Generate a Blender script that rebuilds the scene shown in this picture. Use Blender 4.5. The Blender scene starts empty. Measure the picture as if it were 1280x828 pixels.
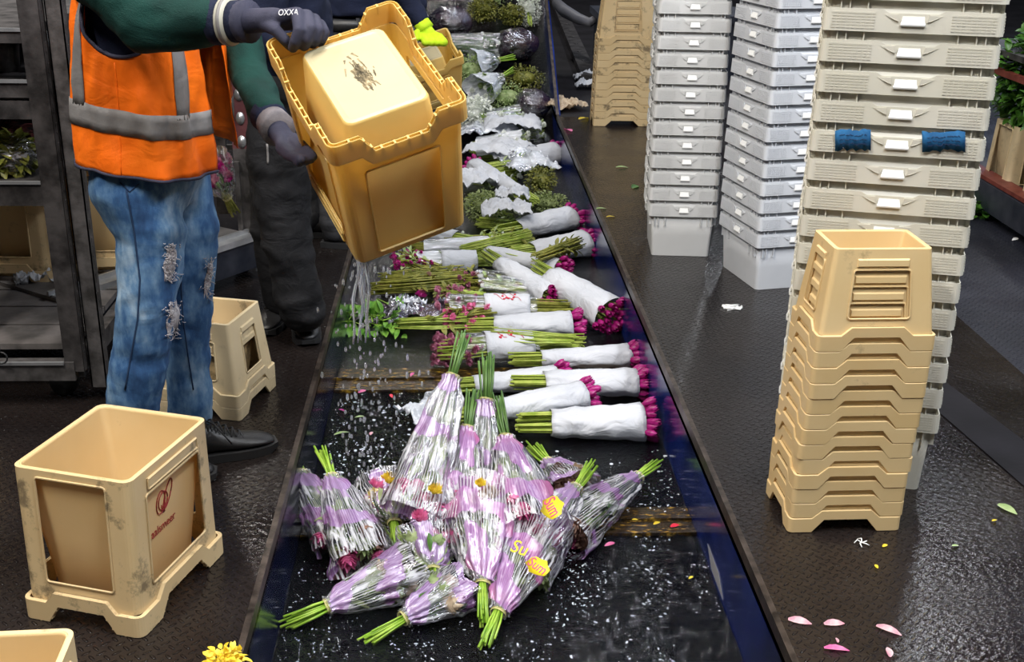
import bpy, bmesh, math, random
from mathutils import Vector, Matrix, noise, geometry, bvhtree
R_ = random.Random(7)
PI = math.pi
scn = bpy.context.scene
COL = scn.collection
CAMH = 1.65
F = 1465.0
# ---------------------------------------------------------------- camera orientation (measured from the vanishing points)
dn = Vector((580-640, -(4180-414), -F)).normalized()
fw = Vector((566-640, 414+157, -F)); fw = (fw - dn*fw.dot(dn)).normalized()
rt = fw.cross(-dn)
ROWS = (rt, fw, -dn)
def ray(x, y):
    d = Vector((x-640, 414-y, -F)); return Vector((rt.dot(d), fw.dot(d), (-dn).dot(d)))
def Z(x, y, z=0.0):
    d = ray(x, y); t = (z-CAMH)/d.z; return Vector((d.x*t, d.y*t, z))
def P(x, y, Y):
    d = ray(x, y); t = Y/d.y; return Vector((d.x*t, Y, CAMH+d.z*t))
cam = bpy.data.cameras.new('camera'); co = bpy.data.objects.new('camera', cam); COL.objects.link(co)
m3 = Matrix((rt, fw, -dn)).to_4x4()
co.matrix_world = Matrix.Translation((0, 0, CAMH)) @ m3
cam.sensor_width = 36; cam.lens = F/1280*36; cam.clip_start = .02; cam.clip_end = 200
scn.camera = co
vs = scn.view_settings
vs.view_transform = 'Standard'; vs.look = 'None'; vs.gamma = 1; vs.use_curve_mapping = False; vs.exposure = -0.13

# ---------------------------------------------------------------- materials
def mat(name, col, rough=.5, metal=0, **k):
    m = bpy.data.materials.new(name); m.use_nodes = True
    b = m.node_tree.nodes['Principled BSDF']
    b.inputs['Base Color'].default_value = (*col, 1); b.inputs['Roughness'].default_value = rough
    b.inputs['Metallic'].default_value = metal
    for kk, v in k.items(): b.inputs[kk.replace('_', ' ')].default_value = v
    return m
def N(m, t, **k):
    n = m.node_tree.nodes.new(t)
    for a, v in k.items(): setattr(n, a, v)
    return n
def L(m, a, b): m.node_tree.links.new(a, b)
def BS(m): return m.node_tree.nodes['Principled BSDF']
def coords(m, kind='Object', scale=(1, 1, 1), rot=(0, 0, 0)):
    tc = N(m, 'ShaderNodeTexCoord'); mp = N(m, 'ShaderNodeMapping')
    mp.inputs['Scale'].default_value = scale; mp.inputs['Rotation'].default_value = rot
    L(m, tc.outputs[kind], mp.inputs['Vector']); return mp.outputs['Vector']
def noi(m, vec, scale, detail=4, rough=.55, dist=0):
    n = N(m, 'ShaderNodeTexNoise'); n.inputs['Scale'].default_value = scale; n.inputs['Detail'].default_value = detail
    n.inputs['Roughness'].default_value = rough; n.inputs['Distortion'].default_value = dist
    L(m, vec, n.inputs['Vector']); return n.outputs['Fac']
def ramp(m, fac, stops):
    r = N(m, 'ShaderNodeValToRGB'); e = r.color_ramp.elements
    while len(e) < len(stops): e.new(.5)
    for q, (p, c) in zip(e, stops):
        q.position = p; q.color = (*c, 1) if len(c) == 3 else c
    L(m, fac, r.inputs['Fac']); return r.outputs['Color']
def bump(m, h, strength=.5, dist=.002):
    b = N(m, 'ShaderNodeBump'); b.inputs['Strength'].default_value = strength; b.inputs['Distance'].default_value = dist
    L(m, h, b.inputs['Height']); L(m, b.outputs['Normal'], BS(m).inputs['Normal']); return b
def math_(m, op, a, b=None, c=None):
    n = N(m, 'ShaderNodeMath', operation=op)
    for i, v in enumerate((a, b, c)):
        if v is None: continue
        if isinstance(v, (int, float)): n.inputs[i].default_value = v
        else: L(m, v, n.inputs[i])
    return n.outputs[0]
def mixc(m, fac, a, b, blend='MIX'):
    n = N(m, 'ShaderNodeMix', data_type='RGBA', blend_type=blend)
    for i, v in ((0, fac), (6, a), (7, b)):
        if isinstance(v, (int, float)): n.inputs[i].default_value = v
        elif isinstance(v, tuple): n.inputs[i].default_value = (*v, 1)
        else: L(m, v, n.inputs[i])
    return n.outputs[2]
def varied(name, c1, c2, scale=8, rough=.5, bmp=0, bscale=60, lo=.35, hi=.65, kind='Object', **k):
    m = mat(name, c1, rough, **k); v = coords(m, kind)
    L(m, ramp(m, noi(m, v, scale, 6), [(lo, c1), (hi, c2)]), BS(m).inputs['Base Color'])
    if bmp: bump(m, noi(m, v, bscale, 5), bmp, .003)
    return m
# ---- tread plate
def tread(name, c1, c2, rough0=.22, rough1=.5, bs=1.0, pitch=.024):
    m = mat(name, c1, .3); v = coords(m, 'Object')
    mp = N(m, 'ShaderNodeMapping'); mp.inputs['Rotation'].default_value = (0, 0, math.radians(45)); mp.inputs['Scale'].default_value = (1/pitch,)*3
    L(m, v, mp.inputs['Vector'])
    s = N(m, 'ShaderNodeSeparateXYZ'); L(m, mp.outputs[0], s.inputs[0])
    x, y = s.outputs[0], s.outputs[1]
    fx = math_(m, 'SUBTRACT', math_(m, 'FRACT', x), .5); fy = math_(m, 'SUBTRACT', math_(m, 'FRACT', y), .5)
    par = math_(m, 'FLOORED_MODULO', math_(m, 'ADD', math_(m, 'FLOOR', x), math_(m, 'FLOOR', y)), 2)
    ipar = math_(m, 'SUBTRACT', 1, par)
    a = math_(m, 'ADD', math_(m, 'MULTIPLY', fx, par), math_(m, 'MULTIPLY', fy, ipar))
    b = math_(m, 'ADD', math_(m, 'MULTIPLY', fy, par), math_(m, 'MULTIPLY', fx, ipar))
    d = math_(m, 'ADD', math_(m, 'POWER', math_(m, 'DIVIDE', a, .52), 2), math_(m, 'POWER', math_(m, 'DIVIDE', b, .17), 2))
    h = math_(m, 'SMOOTH_MIN', math_(m, 'MAXIMUM', math_(m, 'SUBTRACT', 1, d), 0), .6, .3)
    big = noi(m, v, 1.6, 5); fine = noi(m, v, 45, 4)
    hh = math_(m, 'ADD', h, math_(m, 'MULTIPLY', fine, .22))
    bump(m, hh, bs, .011)
    L(m, ramp(m, big, [(.35, c1), (.7, c2)]), BS(m).inputs['Base Color'])
    r = N(m, 'ShaderNodeMapRange'); r.inputs['From Min'].default_value = .35; r.inputs['From Max'].default_value = .65
    r.inputs['To Min'].default_value = rough0; r.inputs['To Max'].default_value = rough1
    BS(m).inputs['Specular IOR Level'].default_value = .42
    L(m, noi(m, v, 2.6, 7, .6), r.inputs['Value']); L(m, r.outputs[0], BS(m).inputs['Roughness'])
    return m
M = {}
M['tread'] = tread('wet_tread_plate', (.007, .005, .005), (.020, .015, .013), .10, .28, 1.0)
M['tread_r'] = tread('blue_tinted_tread_plate', (.010, .011, .017), (.022, .023, .034), .26, .5, 1.0, .022)  # aisle plate: bluish reflected light is put into its base colour
M['smooth_floor'] = varied('smooth_dark_floor', (.006, .005, .006), (.016, .014, .017), 3, .6, .3, 40, Specular_IOR_Level=.2)
M['edge'] = varied('worn_edge_steel', (.02, .015, .012), (.11, .085, .07), 22, .38, .3, 90, metal=.6)
# ---- blue wall: blue strengthened in the colour in place of its reflection
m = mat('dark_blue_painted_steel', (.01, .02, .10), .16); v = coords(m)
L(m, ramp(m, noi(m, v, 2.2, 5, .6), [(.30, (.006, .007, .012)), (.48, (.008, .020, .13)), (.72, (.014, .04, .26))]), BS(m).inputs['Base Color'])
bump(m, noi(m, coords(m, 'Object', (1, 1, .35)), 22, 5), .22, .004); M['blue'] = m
m = m.copy(); m.name = 'darker_blue_painted_steel'; [setattr(e, 'color', c) for e, c in zip([n for n in m.node_tree.nodes if n.type == 'VALTORGB'][0].color_ramp.elements, ((.005, .005, .008, 1), (.006, .009, .03, 1), (.012, .018, .07, 1)))]; M['blue_darker'] = m  # copy of the blue steel with darker ramp colours, for the left wall
# ---- wet belt
m = mat('wet_black_belt', (.008, .008, .01), .1); v = coords(m)
L(m, ramp(m, noi(m, v, 7, 6), [(.3, (.002, .002, .003)), (.75, (.009, .009, .011))]), BS(m).inputs['Base Color'])
L(m, ramp(m, noi(m, v, 5, 6), [(.35, (.05,)*3), (.7, (.20,)*3)]), BS(m).inputs['Roughness']); BS(m).inputs['Specular IOR Level'].default_value = .4
bump(m, noi(m, v, 38, 8, .7, .6), .55, .006); M['belt'] = m
m = mat('rippling_water', (.9, .95, 1), .03, IOR=1.33, Transmission_Weight=1.0); v = coords(m)
bump(m, noi(m, v, 30, 8, .65, 1.2), .8, .008); M['water'] = m
M['drop'] = mat('water_drops', (.9, .93, 1), .05, IOR=1.33, Transmission_Weight=.85, Specular_IOR_Level=.8)
M['foam'] = mat('foam', (.55, .58, .64), .35)
m = mat('rusty_wet_slat', (.05, .03, .01), .2); v = coords(m, 'Object', (1, 3, 1))
L(m, ramp(m, noi(m, v, 26, 6, .65), [(.40, (.008, .005, .003)), (.56, (.05, .028, .006)), (.66, (.32, .19, .02))]), BS(m).inputs['Base Color'])
bump(m, noi(m, v, 60, 5), .5, .004); M['slat'] = m
# ---- plastics
def plastic(name, c1, c2, dirt=(.12, .09, .05), dscale=7, dl=.62, dh=.74, trans=.22, rough=.42, dmax=.75):
    m = mat(name, c1, rough); v = coords(m)
    oi = N(m, 'ShaderNodeObjectInfo')
    ad = N(m, 'ShaderNodeVectorMath', operation='ADD'); L(m, v, ad.inputs[0])
    sc = N(m, 'ShaderNodeVectorMath', operation='SCALE'); cx = N(m, 'ShaderNodeCombineXYZ')
    for i in range(3): L(m, oi.outputs['Random'], cx.inputs[i])
    L(m, cx.outputs[0], sc.inputs[0]); sc.inputs['Scale'].default_value = 13; L(m, sc.outputs[0], ad.inputs[1])
    v = ad.outputs[0]
    base = ramp(m, noi(m, v, 3.5, 5), [(.3, c1), (.7, c2)])
    mask = ramp(m, noi(m, v, dscale, 8, .72), [(dl, (0, 0, 0)), (dh, (dmax,)*3)])
    c = mixc(m, mask, base, dirt)
    L(m, c, BS(m).inputs['Base Color'])
    bump(m, noi(m, v, 120, 3), .08, .001)
    if trans:
        tr = N(m, 'ShaderNodeBsdfTranslucent'); L(m, c, tr.inputs['Color'])
        mx = N(m, 'ShaderNodeMixShader'); mx.inputs[0].default_value = trans
        out = m.node_tree.nodes['Material Output']
        L(m, BS(m).outputs[0], mx.inputs[1]); L(m, tr.outputs[0], mx.inputs[2]); L(m, mx.outputs[0], out.inputs['Surface'])
    return m
M['cream'] = plastic('cream_yellow_plastic', (.78, .56, .26), (.84, .64, .34), (.33, .22, .10))
M['cream2'] = plastic('dirty_cream_plastic', (.70, .51, .26), (.78, .60, .34), (.11, .08, .05), 8, .54, .63, .15)
M['cream3'] = plastic('weathered_cream_plastic', (.66, .52, .30), (.76, .62, .40), (.12, .09, .05), 6, .55, .8, .12)
M['amber'] = plastic('amber_yellow_plastic', (.86, .64, .21), (.90, .70, .27), (.45, .30, .10), 6, .66, .85, .46, .38, .4)
M['pale_bottom'] = plastic('pale_bucket_base', (.45, .375, .215), (.49, .42, .26), (.40, .30, .16), 5, .66, .8, .1, .4, .5)
M['white'] = plastic('white_plastic', (.70, .70, .69), (.78, .78, .77), (.32, .30, .25), 6, .62, .85, .22, .45, .6)
M['white_warm'] = plastic('cream_white_plastic', (.72, .69, .58), (.78, .75, .66), (.30, .26, .18), 5, .58, .85, .25, .45, .6)
M['white_cool'] = plastic('cool_white_plastic', (.70, .72, .76), (.78, .80, .83), (.25, .24, .24), 8, .64, .82, .2, .45, .6)
M['handle_white'] = mat('bright_white_plastic', (.86, .86, .84), .4)
M['tape'] = varied('blue_tape', (.010, .065, .16), (.016, .10, .23), 40, .8, .4, 90, Specular_IOR_Level=.2)
M['ink'] = mat('dark_ink', (.01, .02, .07), .6)
M['smear'] = varied('black_scuff', (.05, .04, .02), (.30, .23, .12), 50, .7)
M['logo'] = mat('red_brown_print', (.30, .02, .02), .5)
# ---- metals
M['steel'] = varied('galvanised_steel', (.05, .047, .045), (.16, .15, .15), 18, .5, .35, 70, metal=.5)
M['steel_dark'] = varied('dirty_dark_steel', (.020, .018, .018), (.085, .078, .078), 14, .55, .35, 60, metal=.4)
M['alu'] = varied('brushed_aluminium', (.36, .37, .38), (.55, .56, .58), 10, .35, .15, 60, metal=.7)
M['board'] = varied('grey_deck_board', (.07, .065, .062), (.17, .155, .15), 9, .6, .4, 50, kind='Object')
M['panel'] = varied('grey_back_panel', (.04, .036, .034), (.09, .08, .075), 4, .8)
M['maroon'] = varied('maroon_painted_post', (.10, .03, .035), (.17, .06, .065), 14, .5)
M['red_strip'] = varied('red_painted_rail', (.12, .02, .012), (.20, .045, .03), 20, .5)
M['black'] = mat('black_rubber', (.012, .012, .013), .5)
M['navy_metal'] = varied('dark_blue_metal', (.02, .025, .04), (.06, .065, .085), 8, .4, metal=.4)
M['twine'] = mat('grey_hose', (.16, .16, .18), .5)
# ---- cloth
def cloth(name, c1, c2, scale=6, rough=.85, weave=400, wb=.15, folds=.6):
    m = mat(name, c1, rough); v = coords(m)
    L(m, ramp(m, noi(m, v, scale, 7, .6), [(.33, c1), (.68, c2)]), BS(m).inputs['Base Color'])
    h = math_(m, 'ADD', math_(m, 'MULTIPLY', noi(m, v, weave, 2), wb), math_(m, 'MULTIPLY', noi(m, coords(m, 'Object', (1, 1, 1.4)), 9, 4, .5, 1.5), folds))
    bump(m, h, .5, .02); BS(m).inputs['Specular IOR Level'].default_value = .25
    return m
M['orange'] = cloth('orange_hi_vis', (1.0, .155, .004), (1.0, .19, .008), 5, .6, 500, .05, .5)
M['reflect'] = cloth('grey_reflective_tape', (.18, .17, .165), (.25, .24, .235), 20, .45, 500, .05, .3)
M['green_cloth'] = cloth('dark_green_fleece', (.002, .022, .018), (.004, .040, .032), 10)
M['navy'] = cloth('navy_cloth', (.006, .009, .025), (.013, .018, .045), 10)
M['blue_cloth'] = cloth('royal_blue_cloth', (.006, .014, .075), (.012, .028, .13), 10)
M['black_denim'] = cloth('black_denim', (.005, .005, .006), (.015, .015, .017), 8, .8, 500, .1, .9)
M['grey_denim'] = cloth('dark_grey_denim', (.025, .026, .03), (.07, .07, .075), 8)
m = mat('washed_blue_denim', (.05, .13, .3), .85); v = coords(m)
n1 = noi(m, coords(m, 'Object', (1.2, 1.2, .55)), 5.5, 5, .55); n2 = noi(m, coords(m, 'Object', (1, 1, .5)), 40, 4, .6)
f = math_(m, 'ADD', math_(m, 'MULTIPLY', n1, .72), math_(m, 'MULTIPLY', n2, .28))
L(m, ramp(m, f, [(.34, (.008, .035, .11)), (.45, (.030, .10, .24)), (.53, (.11, .22, .37)), (.64, (.33, .45, .57))]), BS(m).inputs['Base Color'])
bump(m, math_(m, 'ADD', math_(m, 'MULTIPLY', noi(m, v, 600, 2), .1), math_(m, 'MULTIPLY', noi(m, coords(m, 'Object', (1, 1, 1.4)), 9, 3, .5, 1.2), .5)), .35, .02)
M['denim'] = m
M['seam'] = mat('denim_seam', (.012, .035, .09), .9)
M['rip'] = varied('frayed_threads', (.38, .36, .38), (.60, .57, .58), 60, .9, .8, 120)
M['glove'] = cloth('dark_slate_glove', (.026, .027, .050), (.050, .050, .080), 14, .6, 700, .2, .2)
M['cuff'] = cloth('grey_knit_cuff', (.13, .12, .13), (.22, .20, .21), 30)
M['neon'] = cloth('neon_yellow_glove', (.48, .72, .01), (.58, .82, .03), 10)
M['skin'] = mat('skin', (.55, .33, .24), .5, Subsurface_Weight=.1)
M['hair'] = mat('dark_hair', (.03, .02, .015), .6)
M['leather'] = varied('black_leather', (.009, .009, .010), (.026, .025, .025), 14, .42, .35, 80)
M['sole'] = mat('black_sole', (.015, .015, .016), .6)
M['lace'] = mat('black_lace', (.02, .02, .022), .8)
M['red_tag'] = mat('red_tag', (.55, .03, .06), .5)
M['text_white'] = mat('white_print', (.75, .75, .78), .5)
M['fur'] = mat('cuff_stripe', (.42, .41, .34), .7)
# ---- plants and wraps
def leafy(name, c1, c2, rough=.5, scale=30, tr=.25):
    m = mat(name, c1, rough); v = coords(m)
    c = ramp(m, noi(m, v, scale, 4), [(.35, c1), (.65, c2)]); L(m, c, BS(m).inputs['Base Color'])
    t = N(m, 'ShaderNodeBsdfTranslucent'); L(m, c, t.inputs['Color']); mx = N(m, 'ShaderNodeMixShader'); mx.inputs[0].default_value = tr
    L(m, BS(m).outputs[0], mx.inputs[1]); L(m, t.outputs[0], mx.inputs[2]); L(m, mx.outputs[0], m.node_tree.nodes['Material Output'].inputs['Surface'])
    return m
M['stem'] = leafy('yellow_green_stems', (.30, .42, .045), (.52, .60, .13), .35, 25, .1)
M['stem_bright'] = leafy('bright_green_stems', (.20, .42, .02), (.42, .62, .08), .35, 25, .1)
M['stem_dark'] = leafy('dark_green_stems', (.06, .14, .03), (.14, .26, .06), .35, 25, .1)
M['stem_olive'] = leafy('olive_stems', (.16, .18, .02), (.42, .40, .08), .4, 30, .1)
M['tulip'] = leafy('magenta_tulip', (.28, .004, .11), (.52, .022, .25), .35, 60)
M['pink'] = leafy('pink_bloom', (.70, .10, .30), (.85, .25, .45), .45, 40)
M['mauve'] = leafy('dusky_pink_bloom', (.35, .10, .16), (.60, .22, .34), .5, 40)
M['cream_rose'] = leafy('cream_rose', (.50, .36, .24), (.78, .66, .48), .5, 40)
M['brown_rose'] = leafy('faded_brown_rose', (.25, .13, .09), (.48, .30, .22), .6, 60)
M['yellow_bloom'] = leafy('yellow_bloom', (.80, .55, .02), (.9, .72, .08), .5, 40)
M['leaf'] = leafy('green_leaf', (.03, .11, .015), (.10, .24, .03), .4, 20)
M['leaf_bright'] = leafy('bright_leaf', (.10, .30, .03), (.28, .52, .08), .4, 20)
M['leaf_pale'] = leafy('pale_green_leaf', (.26, .38, .13), (.48, .56, .27), .5, 20)
M['leaf_olive'] = leafy('olive_leaf', (.10, .12, .015), (.32, .31, .06), .5, 25)
M['hydrangea'] = leafy('green_hydrangea', (.12, .16, .05), (.34, .40, .15), .6, 30)
M['white_bloom'] = leafy('white_blossom', (.70, .74, .64), (.88, .89, .84), .5, 30)
M['dark_leaf'] = leafy('dark_red_leaf', (.03, .012, .012), (.12, .03, .03), .4, 30)
M['petal_pink'] = leafy('fallen_pink_petal', (.62, .22, .30), (.82, .55, .55), .5, 50)
m = mat('white_paper', (.78, .79, .83), .62); v = coords(m)
L(m, ramp(m, noi(m, v, 5, 5), [(.3, (.54, .56, .61)), (.65, (.69, .70, .74))]), BS(m).inputs['Base Color'])
bump(m, noi(m, coords(m, 'Object', (.6, 1, 1)), 14, 3, .5, 1.2), .9, .016)
t = N(m, 'ShaderNodeBsdfTranslucent'); t.inputs['Color'].default_value = (.75, .77, .8, 1); mx = N(m, 'ShaderNodeMixShader'); mx.inputs[0].default_value = .2
L(m, BS(m).outputs[0], mx.inputs[1]); L(m, t.outputs[0], mx.inputs[2]); L(m, mx.outputs[0], m.node_tree.nodes['Material Output'].inputs['Surface'])
M['paper'] = m
def film(name, tint, cover, patchc=None, pscale=7, plo=.48, phi=.56, bumpS=.9, streak=34, white=.18, axis='x'):
    """clear plastic film: mostly transparent, strong gloss on wrinkles, optional printed patches"""
    m = bpy.data.materials.new(name); m.use_nodes = True; nt = m.node_tree; nt.nodes.remove(BS(m))
    v = coords(m); vs_ = coords(m, 'Object', (.16, 1, 1))
    h = noi(m, vs_, streak, 5, .6, .4)
    b = N(m, 'ShaderNodeBump'); b.inputs['Strength'].default_value = bumpS; b.inputs['Distance'].default_value = .012; L(m, h, b.inputs['Height'])
    tr = N(m, 'ShaderNodeBsdfTransparent'); tr.inputs['Color'].default_value = (*tint, 1)
    gl = N(m, 'ShaderNodeBsdfGlossy'); gl.inputs['Roughness'].default_value = .12; gl.inputs['Color'].default_value = (.95, .95, 1, 1); L(m, b.outputs[0], gl.inputs['Normal'])
    fr = N(m, 'ShaderNodeFresnel'); fr.inputs['IOR'].default_value = 1.5; L(m, b.outputs[0], fr.inputs['Normal'])
    fac = math_(m, 'MINIMUM', math_(m, 'ADD', math_(m, 'MULTIPLY', fr.outputs[0], 1.6), cover), .9)
    m1 = N(m, 'ShaderNodeMixShader'); L(m, fac, m1.inputs[0]); L(m, tr.outputs[0], m1.inputs[1]); L(m, gl.outputs[0], m1.inputs[2])
    # milky creases: stress-whitened folds, plus silvery sheen painted as white streaks
    df = N(m, 'ShaderNodeBsdfDiffuse'); df.inputs['Color'].default_value = (.80, .80, .84, 1)
    wmask = ramp(m, noi(m, vs_, streak*1.6, 3, .6, .5), [(.52, (0, 0, 0)), (.64, (white*3,)*3)])
    # fine printed white lines running along the film, in patches
    sx = N(m, 'ShaderNodeSeparateXYZ'); L(m, v, sx.inputs[0])
    st = math_(m, 'SINE', math_(m, 'MULTIPLY', math_(m, 'ARCTAN2', sx.outputs[2], sx.outputs[1]), 58))
    lines = math_(m, 'MULTIPLY', math_(m, 'GREATER_THAN', st, .45), ramp(m, noi(m, v, 6, 2), [(.44, (0, 0, 0)), (.5, (.42 if 'printed' in name else .08,)*3)]))
    wmask = math_(m, 'MAXIMUM', wmask, lines)
    m2 = N(m, 'ShaderNodeMixShader'); L(m, wmask, m2.inputs[0]); L(m, m1.outputs[0], m2.inputs[1]); L(m, df.outputs[0], m2.inputs[2])
    last = m2
    if patchc:
        pr = N(m, 'ShaderNodeBsdfDiffuse')
        L(m, ramp(m, noi(m, v, pscale*.7, 2), [(.42, patchc[0]), (.58, patchc[1])]), pr.inputs['Color'])
        g2 = N(m, 'ShaderNodeMixShader'); g2.inputs[0].default_value = .18; L(m, pr.outputs[0], g2.inputs[1]); L(m, gl.outputs[0], g2.inputs[2])
        mask = ramp(m, noi(m, v, pscale, 1.5, .4), [(plo, (0, 0, 0)), (phi, (.66,)*3)])
        m3_ = N(m, 'ShaderNodeMixShader'); L(m, mask, m3_.inputs[0]); L(m, m2.outputs[0], m3_.inputs[1]); L(m, g2.outputs[0], m3_.inputs[2]); last = m3_
    L(m, last.outputs[0], nt.nodes['Material Output'].inputs['Surface'])
    return m
M['film'] = film('clear_film', (.93, .94, .96), .06, None, white=.16)
M['film_white'] = film('milky_film', (.9, .92, .95), .08, ((.62, .66, .72), (.72, .75, .80)), 4, .38, .50, white=.3)
M['film_lilac'] = film('lilac_printed_film', (.93, .90, .96), .05, ((.30, .10, .32), (.42, .24, .52)), 10, .60, .63, white=.22)
M['film_pink'] = film('pink_printed_film', (.95, .91, .96), .05, ((.62, .18, .42), (.46, .20, .50)), 9.5, .575, .60, white=.24)
M['film_dark'] = film('dark_film', (.40, .36, .46), .06, ((.012, .008, .02), (.04, .012, .03)), 9, .40, .5, white=.05)
M['band'] = mat('rubber_band', (.75, .68, .3), .5)
M['sticker'] = mat('pale_grey_sticker', (.30, .30, .32), .5)
M['print_red'] = mat('red_print', (.62, .02, .05), .5)
M['print_pink'] = mat('pink_print', (.75, .07, .22), .5)
M['print_yellow'] = mat('yellow_print', (.85, .68, .02), .5)
M['lamp'] = mat('lamp_housing', (.5, .5, .5), .5)

# ---------------------------------------------------------------- mesh builder
class MB:
    def __init__(s): s.v = []; s.f = []; s.mi = []; s.mat = 0; s.sm = True; s.smf = []
    def add(s, vs, fs):
        o = len(s.v); s.v += [Vector(q) for q in vs]
        for f in fs: s.f.append([o+i for i in f]); s.mi.append(s.mat); s.smf.append(s.sm)
        return o
    def box(s, c, d, M4=None, smooth=False):
        c = Vector(c); x, y, z = (q/2 for q in d)
        vs = [Vector((a*x, b*y, e*z)) + c for a in (-1, 1) for b in (-1, 1) for e in (-1, 1)]
        if M4: vs = [M4 @ q for q in vs]
        o = s.sm; s.sm = smooth
        s.add(vs, [(0, 1, 3, 2), (4, 6, 7, 5), (0, 4, 5, 1), (2, 3, 7, 6), (0, 2, 6, 4), (1, 5, 7, 3)]); s.sm = o
    def boxab(s, a, b): # axis aligned box between corners
        a = Vector(a); b = Vector(b); s.box((a+b)/2, [abs(q) for q in (b-a)])
    def beam(s, a, b, w, h, up=(0, 0, 1)):
        a = Vector(a); b = Vector(b); d = b-a; x = d.normalized(); u = Vector(up); y = u.cross(x)
        if y.length < 1e-4: y = Vector((0, 1, 0)).cross(x)
        y.normalize(); z = x.cross(y)
        M4 = Matrix((( x.x, y.x, z.x, (a.x+b.x)/2), (x.y, y.y, z.y, (a.y+b.y)/2), (x.z, y.z, z.z, (a.z+b.z)/2), (0, 0, 0, 1)))
        s.box((0, 0, 0), (d.length, w, h), M4)
    def tube(s, pts, rad, n=8, caps=True, sq=1.0, up=(0, 0, 1)):
        pts = [Vector(p) for p in pts]
        if not hasattr(rad, '__len__'): rad = [rad]*len(pts)
        o = len(s.v); u = None
        for i, p in enumerate(pts):
            t = (pts[min(i+1, len(pts)-1)] - pts[max(i-1, 0)]).normalized()
            if u is None:
                u = Vector(up).cross(t)
                if u.length < 1e-3: u = Vector((1, 0, 0)).cross(t)
            u = (u - t*u.dot(t)).normalized(); w = t.cross(u)
            for k in range(n):
                a = 2*PI*k/n; s.v.append(p + u*math.cos(a)*rad[i] + w*math.sin(a)*rad[i]*sq)
        for i in range(len(pts)-1):
            for k in range(n):
                s.f.append([o+i*n+k, o+i*n+(k+1) % n, o+(i+1)*n+(k+1) % n, o+(i+1)*n+k]); s.mi.append(s.mat); s.smf.append(s.sm)
        if caps:
            s.f.append([o+k for k in range(n)][::-1]); s.mi.append(s.mat); s.smf.append(s.sm)
            e = o+(len(pts)-1)*n; s.f.append([e+k for k in range(n)]); s.mi.append(s.mat); s.smf.append(s.sm)
    def rings(s, rings, closed=True, cap0=True, cap1=True):
        n = len(rings[0]); o = len(s.v)
        for r in rings: s.v += [Vector(q) for q in r]
        for i in range(len(rings)-1):
            for k in range(n if closed else n-1):
                s.f.append([o+i*n+k, o+i*n+(k+1) % n, o+(i+1)*n+(k+1) % n, o+(i+1)*n+k]); s.mi.append(s.mat); s.smf.append(s.sm)
        if cap0: s.f.append([o+k for k in range(n)][::-1]); s.mi.append(s.mat); s.smf.append(s.sm)
        if cap1: s.f.append([o+(len(rings)-1)*n+k for k in range(n)]); s.mi.append(s.mat); s.smf.append(s.sm)
    def ell(s, c, r, n=12, m=8, M4=None, fn=None):
        c = Vector(c); rx, ry, rz = r if hasattr(r, '__len__') else (r, r, r)
        rings = []
        for i in range(1, m):
            t = PI*i/m
            ring = []
            for k in range(n):
                a = 2*PI*k/n; q = Vector((math.sin(t)*math.cos(a)*rx, math.sin(t)*math.sin(a)*ry, math.cos(t)*rz))
                if fn: q = fn(q)
                if M4: q = M4 @ q
                ring.append(c+q)
            rings.append(ring)
        s.rings(rings[::-1])
    def build(s, name, mats, parent=None, solid=0, off=0, weld=False, autosm=True):
        me = bpy.data.meshes.new(name); me.from_pydata(s.v, [], s.f)
        if not isinstance(mats, (list, tuple)): mats = [mats]
        for q in mats: me.materials.append(M[q] if isinstance(q, str) else q)
        for p, i, sm in zip(me.polygons, s.mi, s.smf): p.material_index = i; p.use_smooth = sm
        if weld:
            bm = bmesh.new(); bm.from_mesh(me); bmesh.ops.remove_doubles(bm, verts=bm.verts, dist=1e-5)
            bmesh.ops.recalc_face_normals(bm, faces=bm.faces); bm.to_mesh(me); bm.free()
        me.update()
        o = bpy.data.objects.new(name, me); COL.objects.link(o)
        if parent: o.parent = parent
        if solid:
            md = o.modifiers.new('solid', 'SOLIDIFY'); md.thickness = solid; md.offset = off
        return o
def bake(o, mods):
    """apply modifiers by evaluating the object (no operators)"""
    for t, kw in mods:
        md = o.modifiers.new(t, t)
        for k, v in kw.items(): setattr(md, k, v)
    dg = bpy.context.evaluated_depsgraph_get(); dg.update()
    me = bpy.data.meshes.new_from_object(o.evaluated_get(dg), depsgraph=dg)
    old = o.data; mats = list(old.materials); o.modifiers.clear(); o.data = me
    if not me.materials:
        for q in mats: me.materials.append(q)
    for p in me.polygons: p.use_smooth = True
    return o
def thing(name, label, cat, loc=(0, 0, 0), rz=0, group=None, mw=None):
    o = bpy.data.objects.new(name, None); COL.objects.link(o); o.empty_display_size = .05
    if mw is not None: o.matrix_world = mw
    else: o.location = loc; o.rotation_euler = (0, 0, rz)
    tag(o, label, cat, group); return o
def tag(o, label=None, cat=None, group=None, kind=None):
    for k, v in (('label', label), ('category', cat), ('group', group), ('kind', kind)):
        if v: o[k] = v
    return o
CH = {}
def kids(o): return [c for c in COL.objects if c.parent == o]
def dup_tree(o, children, parent=None):
    c = o.copy(); COL.objects.link(c); c.parent = parent
    for ch, sub in children: dup_tree(ch, sub, c)
    return c
def tree(o, index):
    return [(c, tree(c, index)) for c in index.get(o.name, [])]
def index_children():
    ix = {}
    for c in COL.objects:
        if c.parent: ix.setdefault(c.parent.name, []).append(c)
    return ix
def dup(root, mw, label, group=None, tr=None):
    r = dup_tree(root, tr)
    r.matrix_world = mw; r['label'] = label
    if group: r['group'] = group
    elif 'group' in r: del r['group']
    return r
def TR(x, y, z=0, rz=0): return Matrix.Translation((x, y, z)) @ Matrix.Rotation(rz, 4, 'Z')
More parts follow.
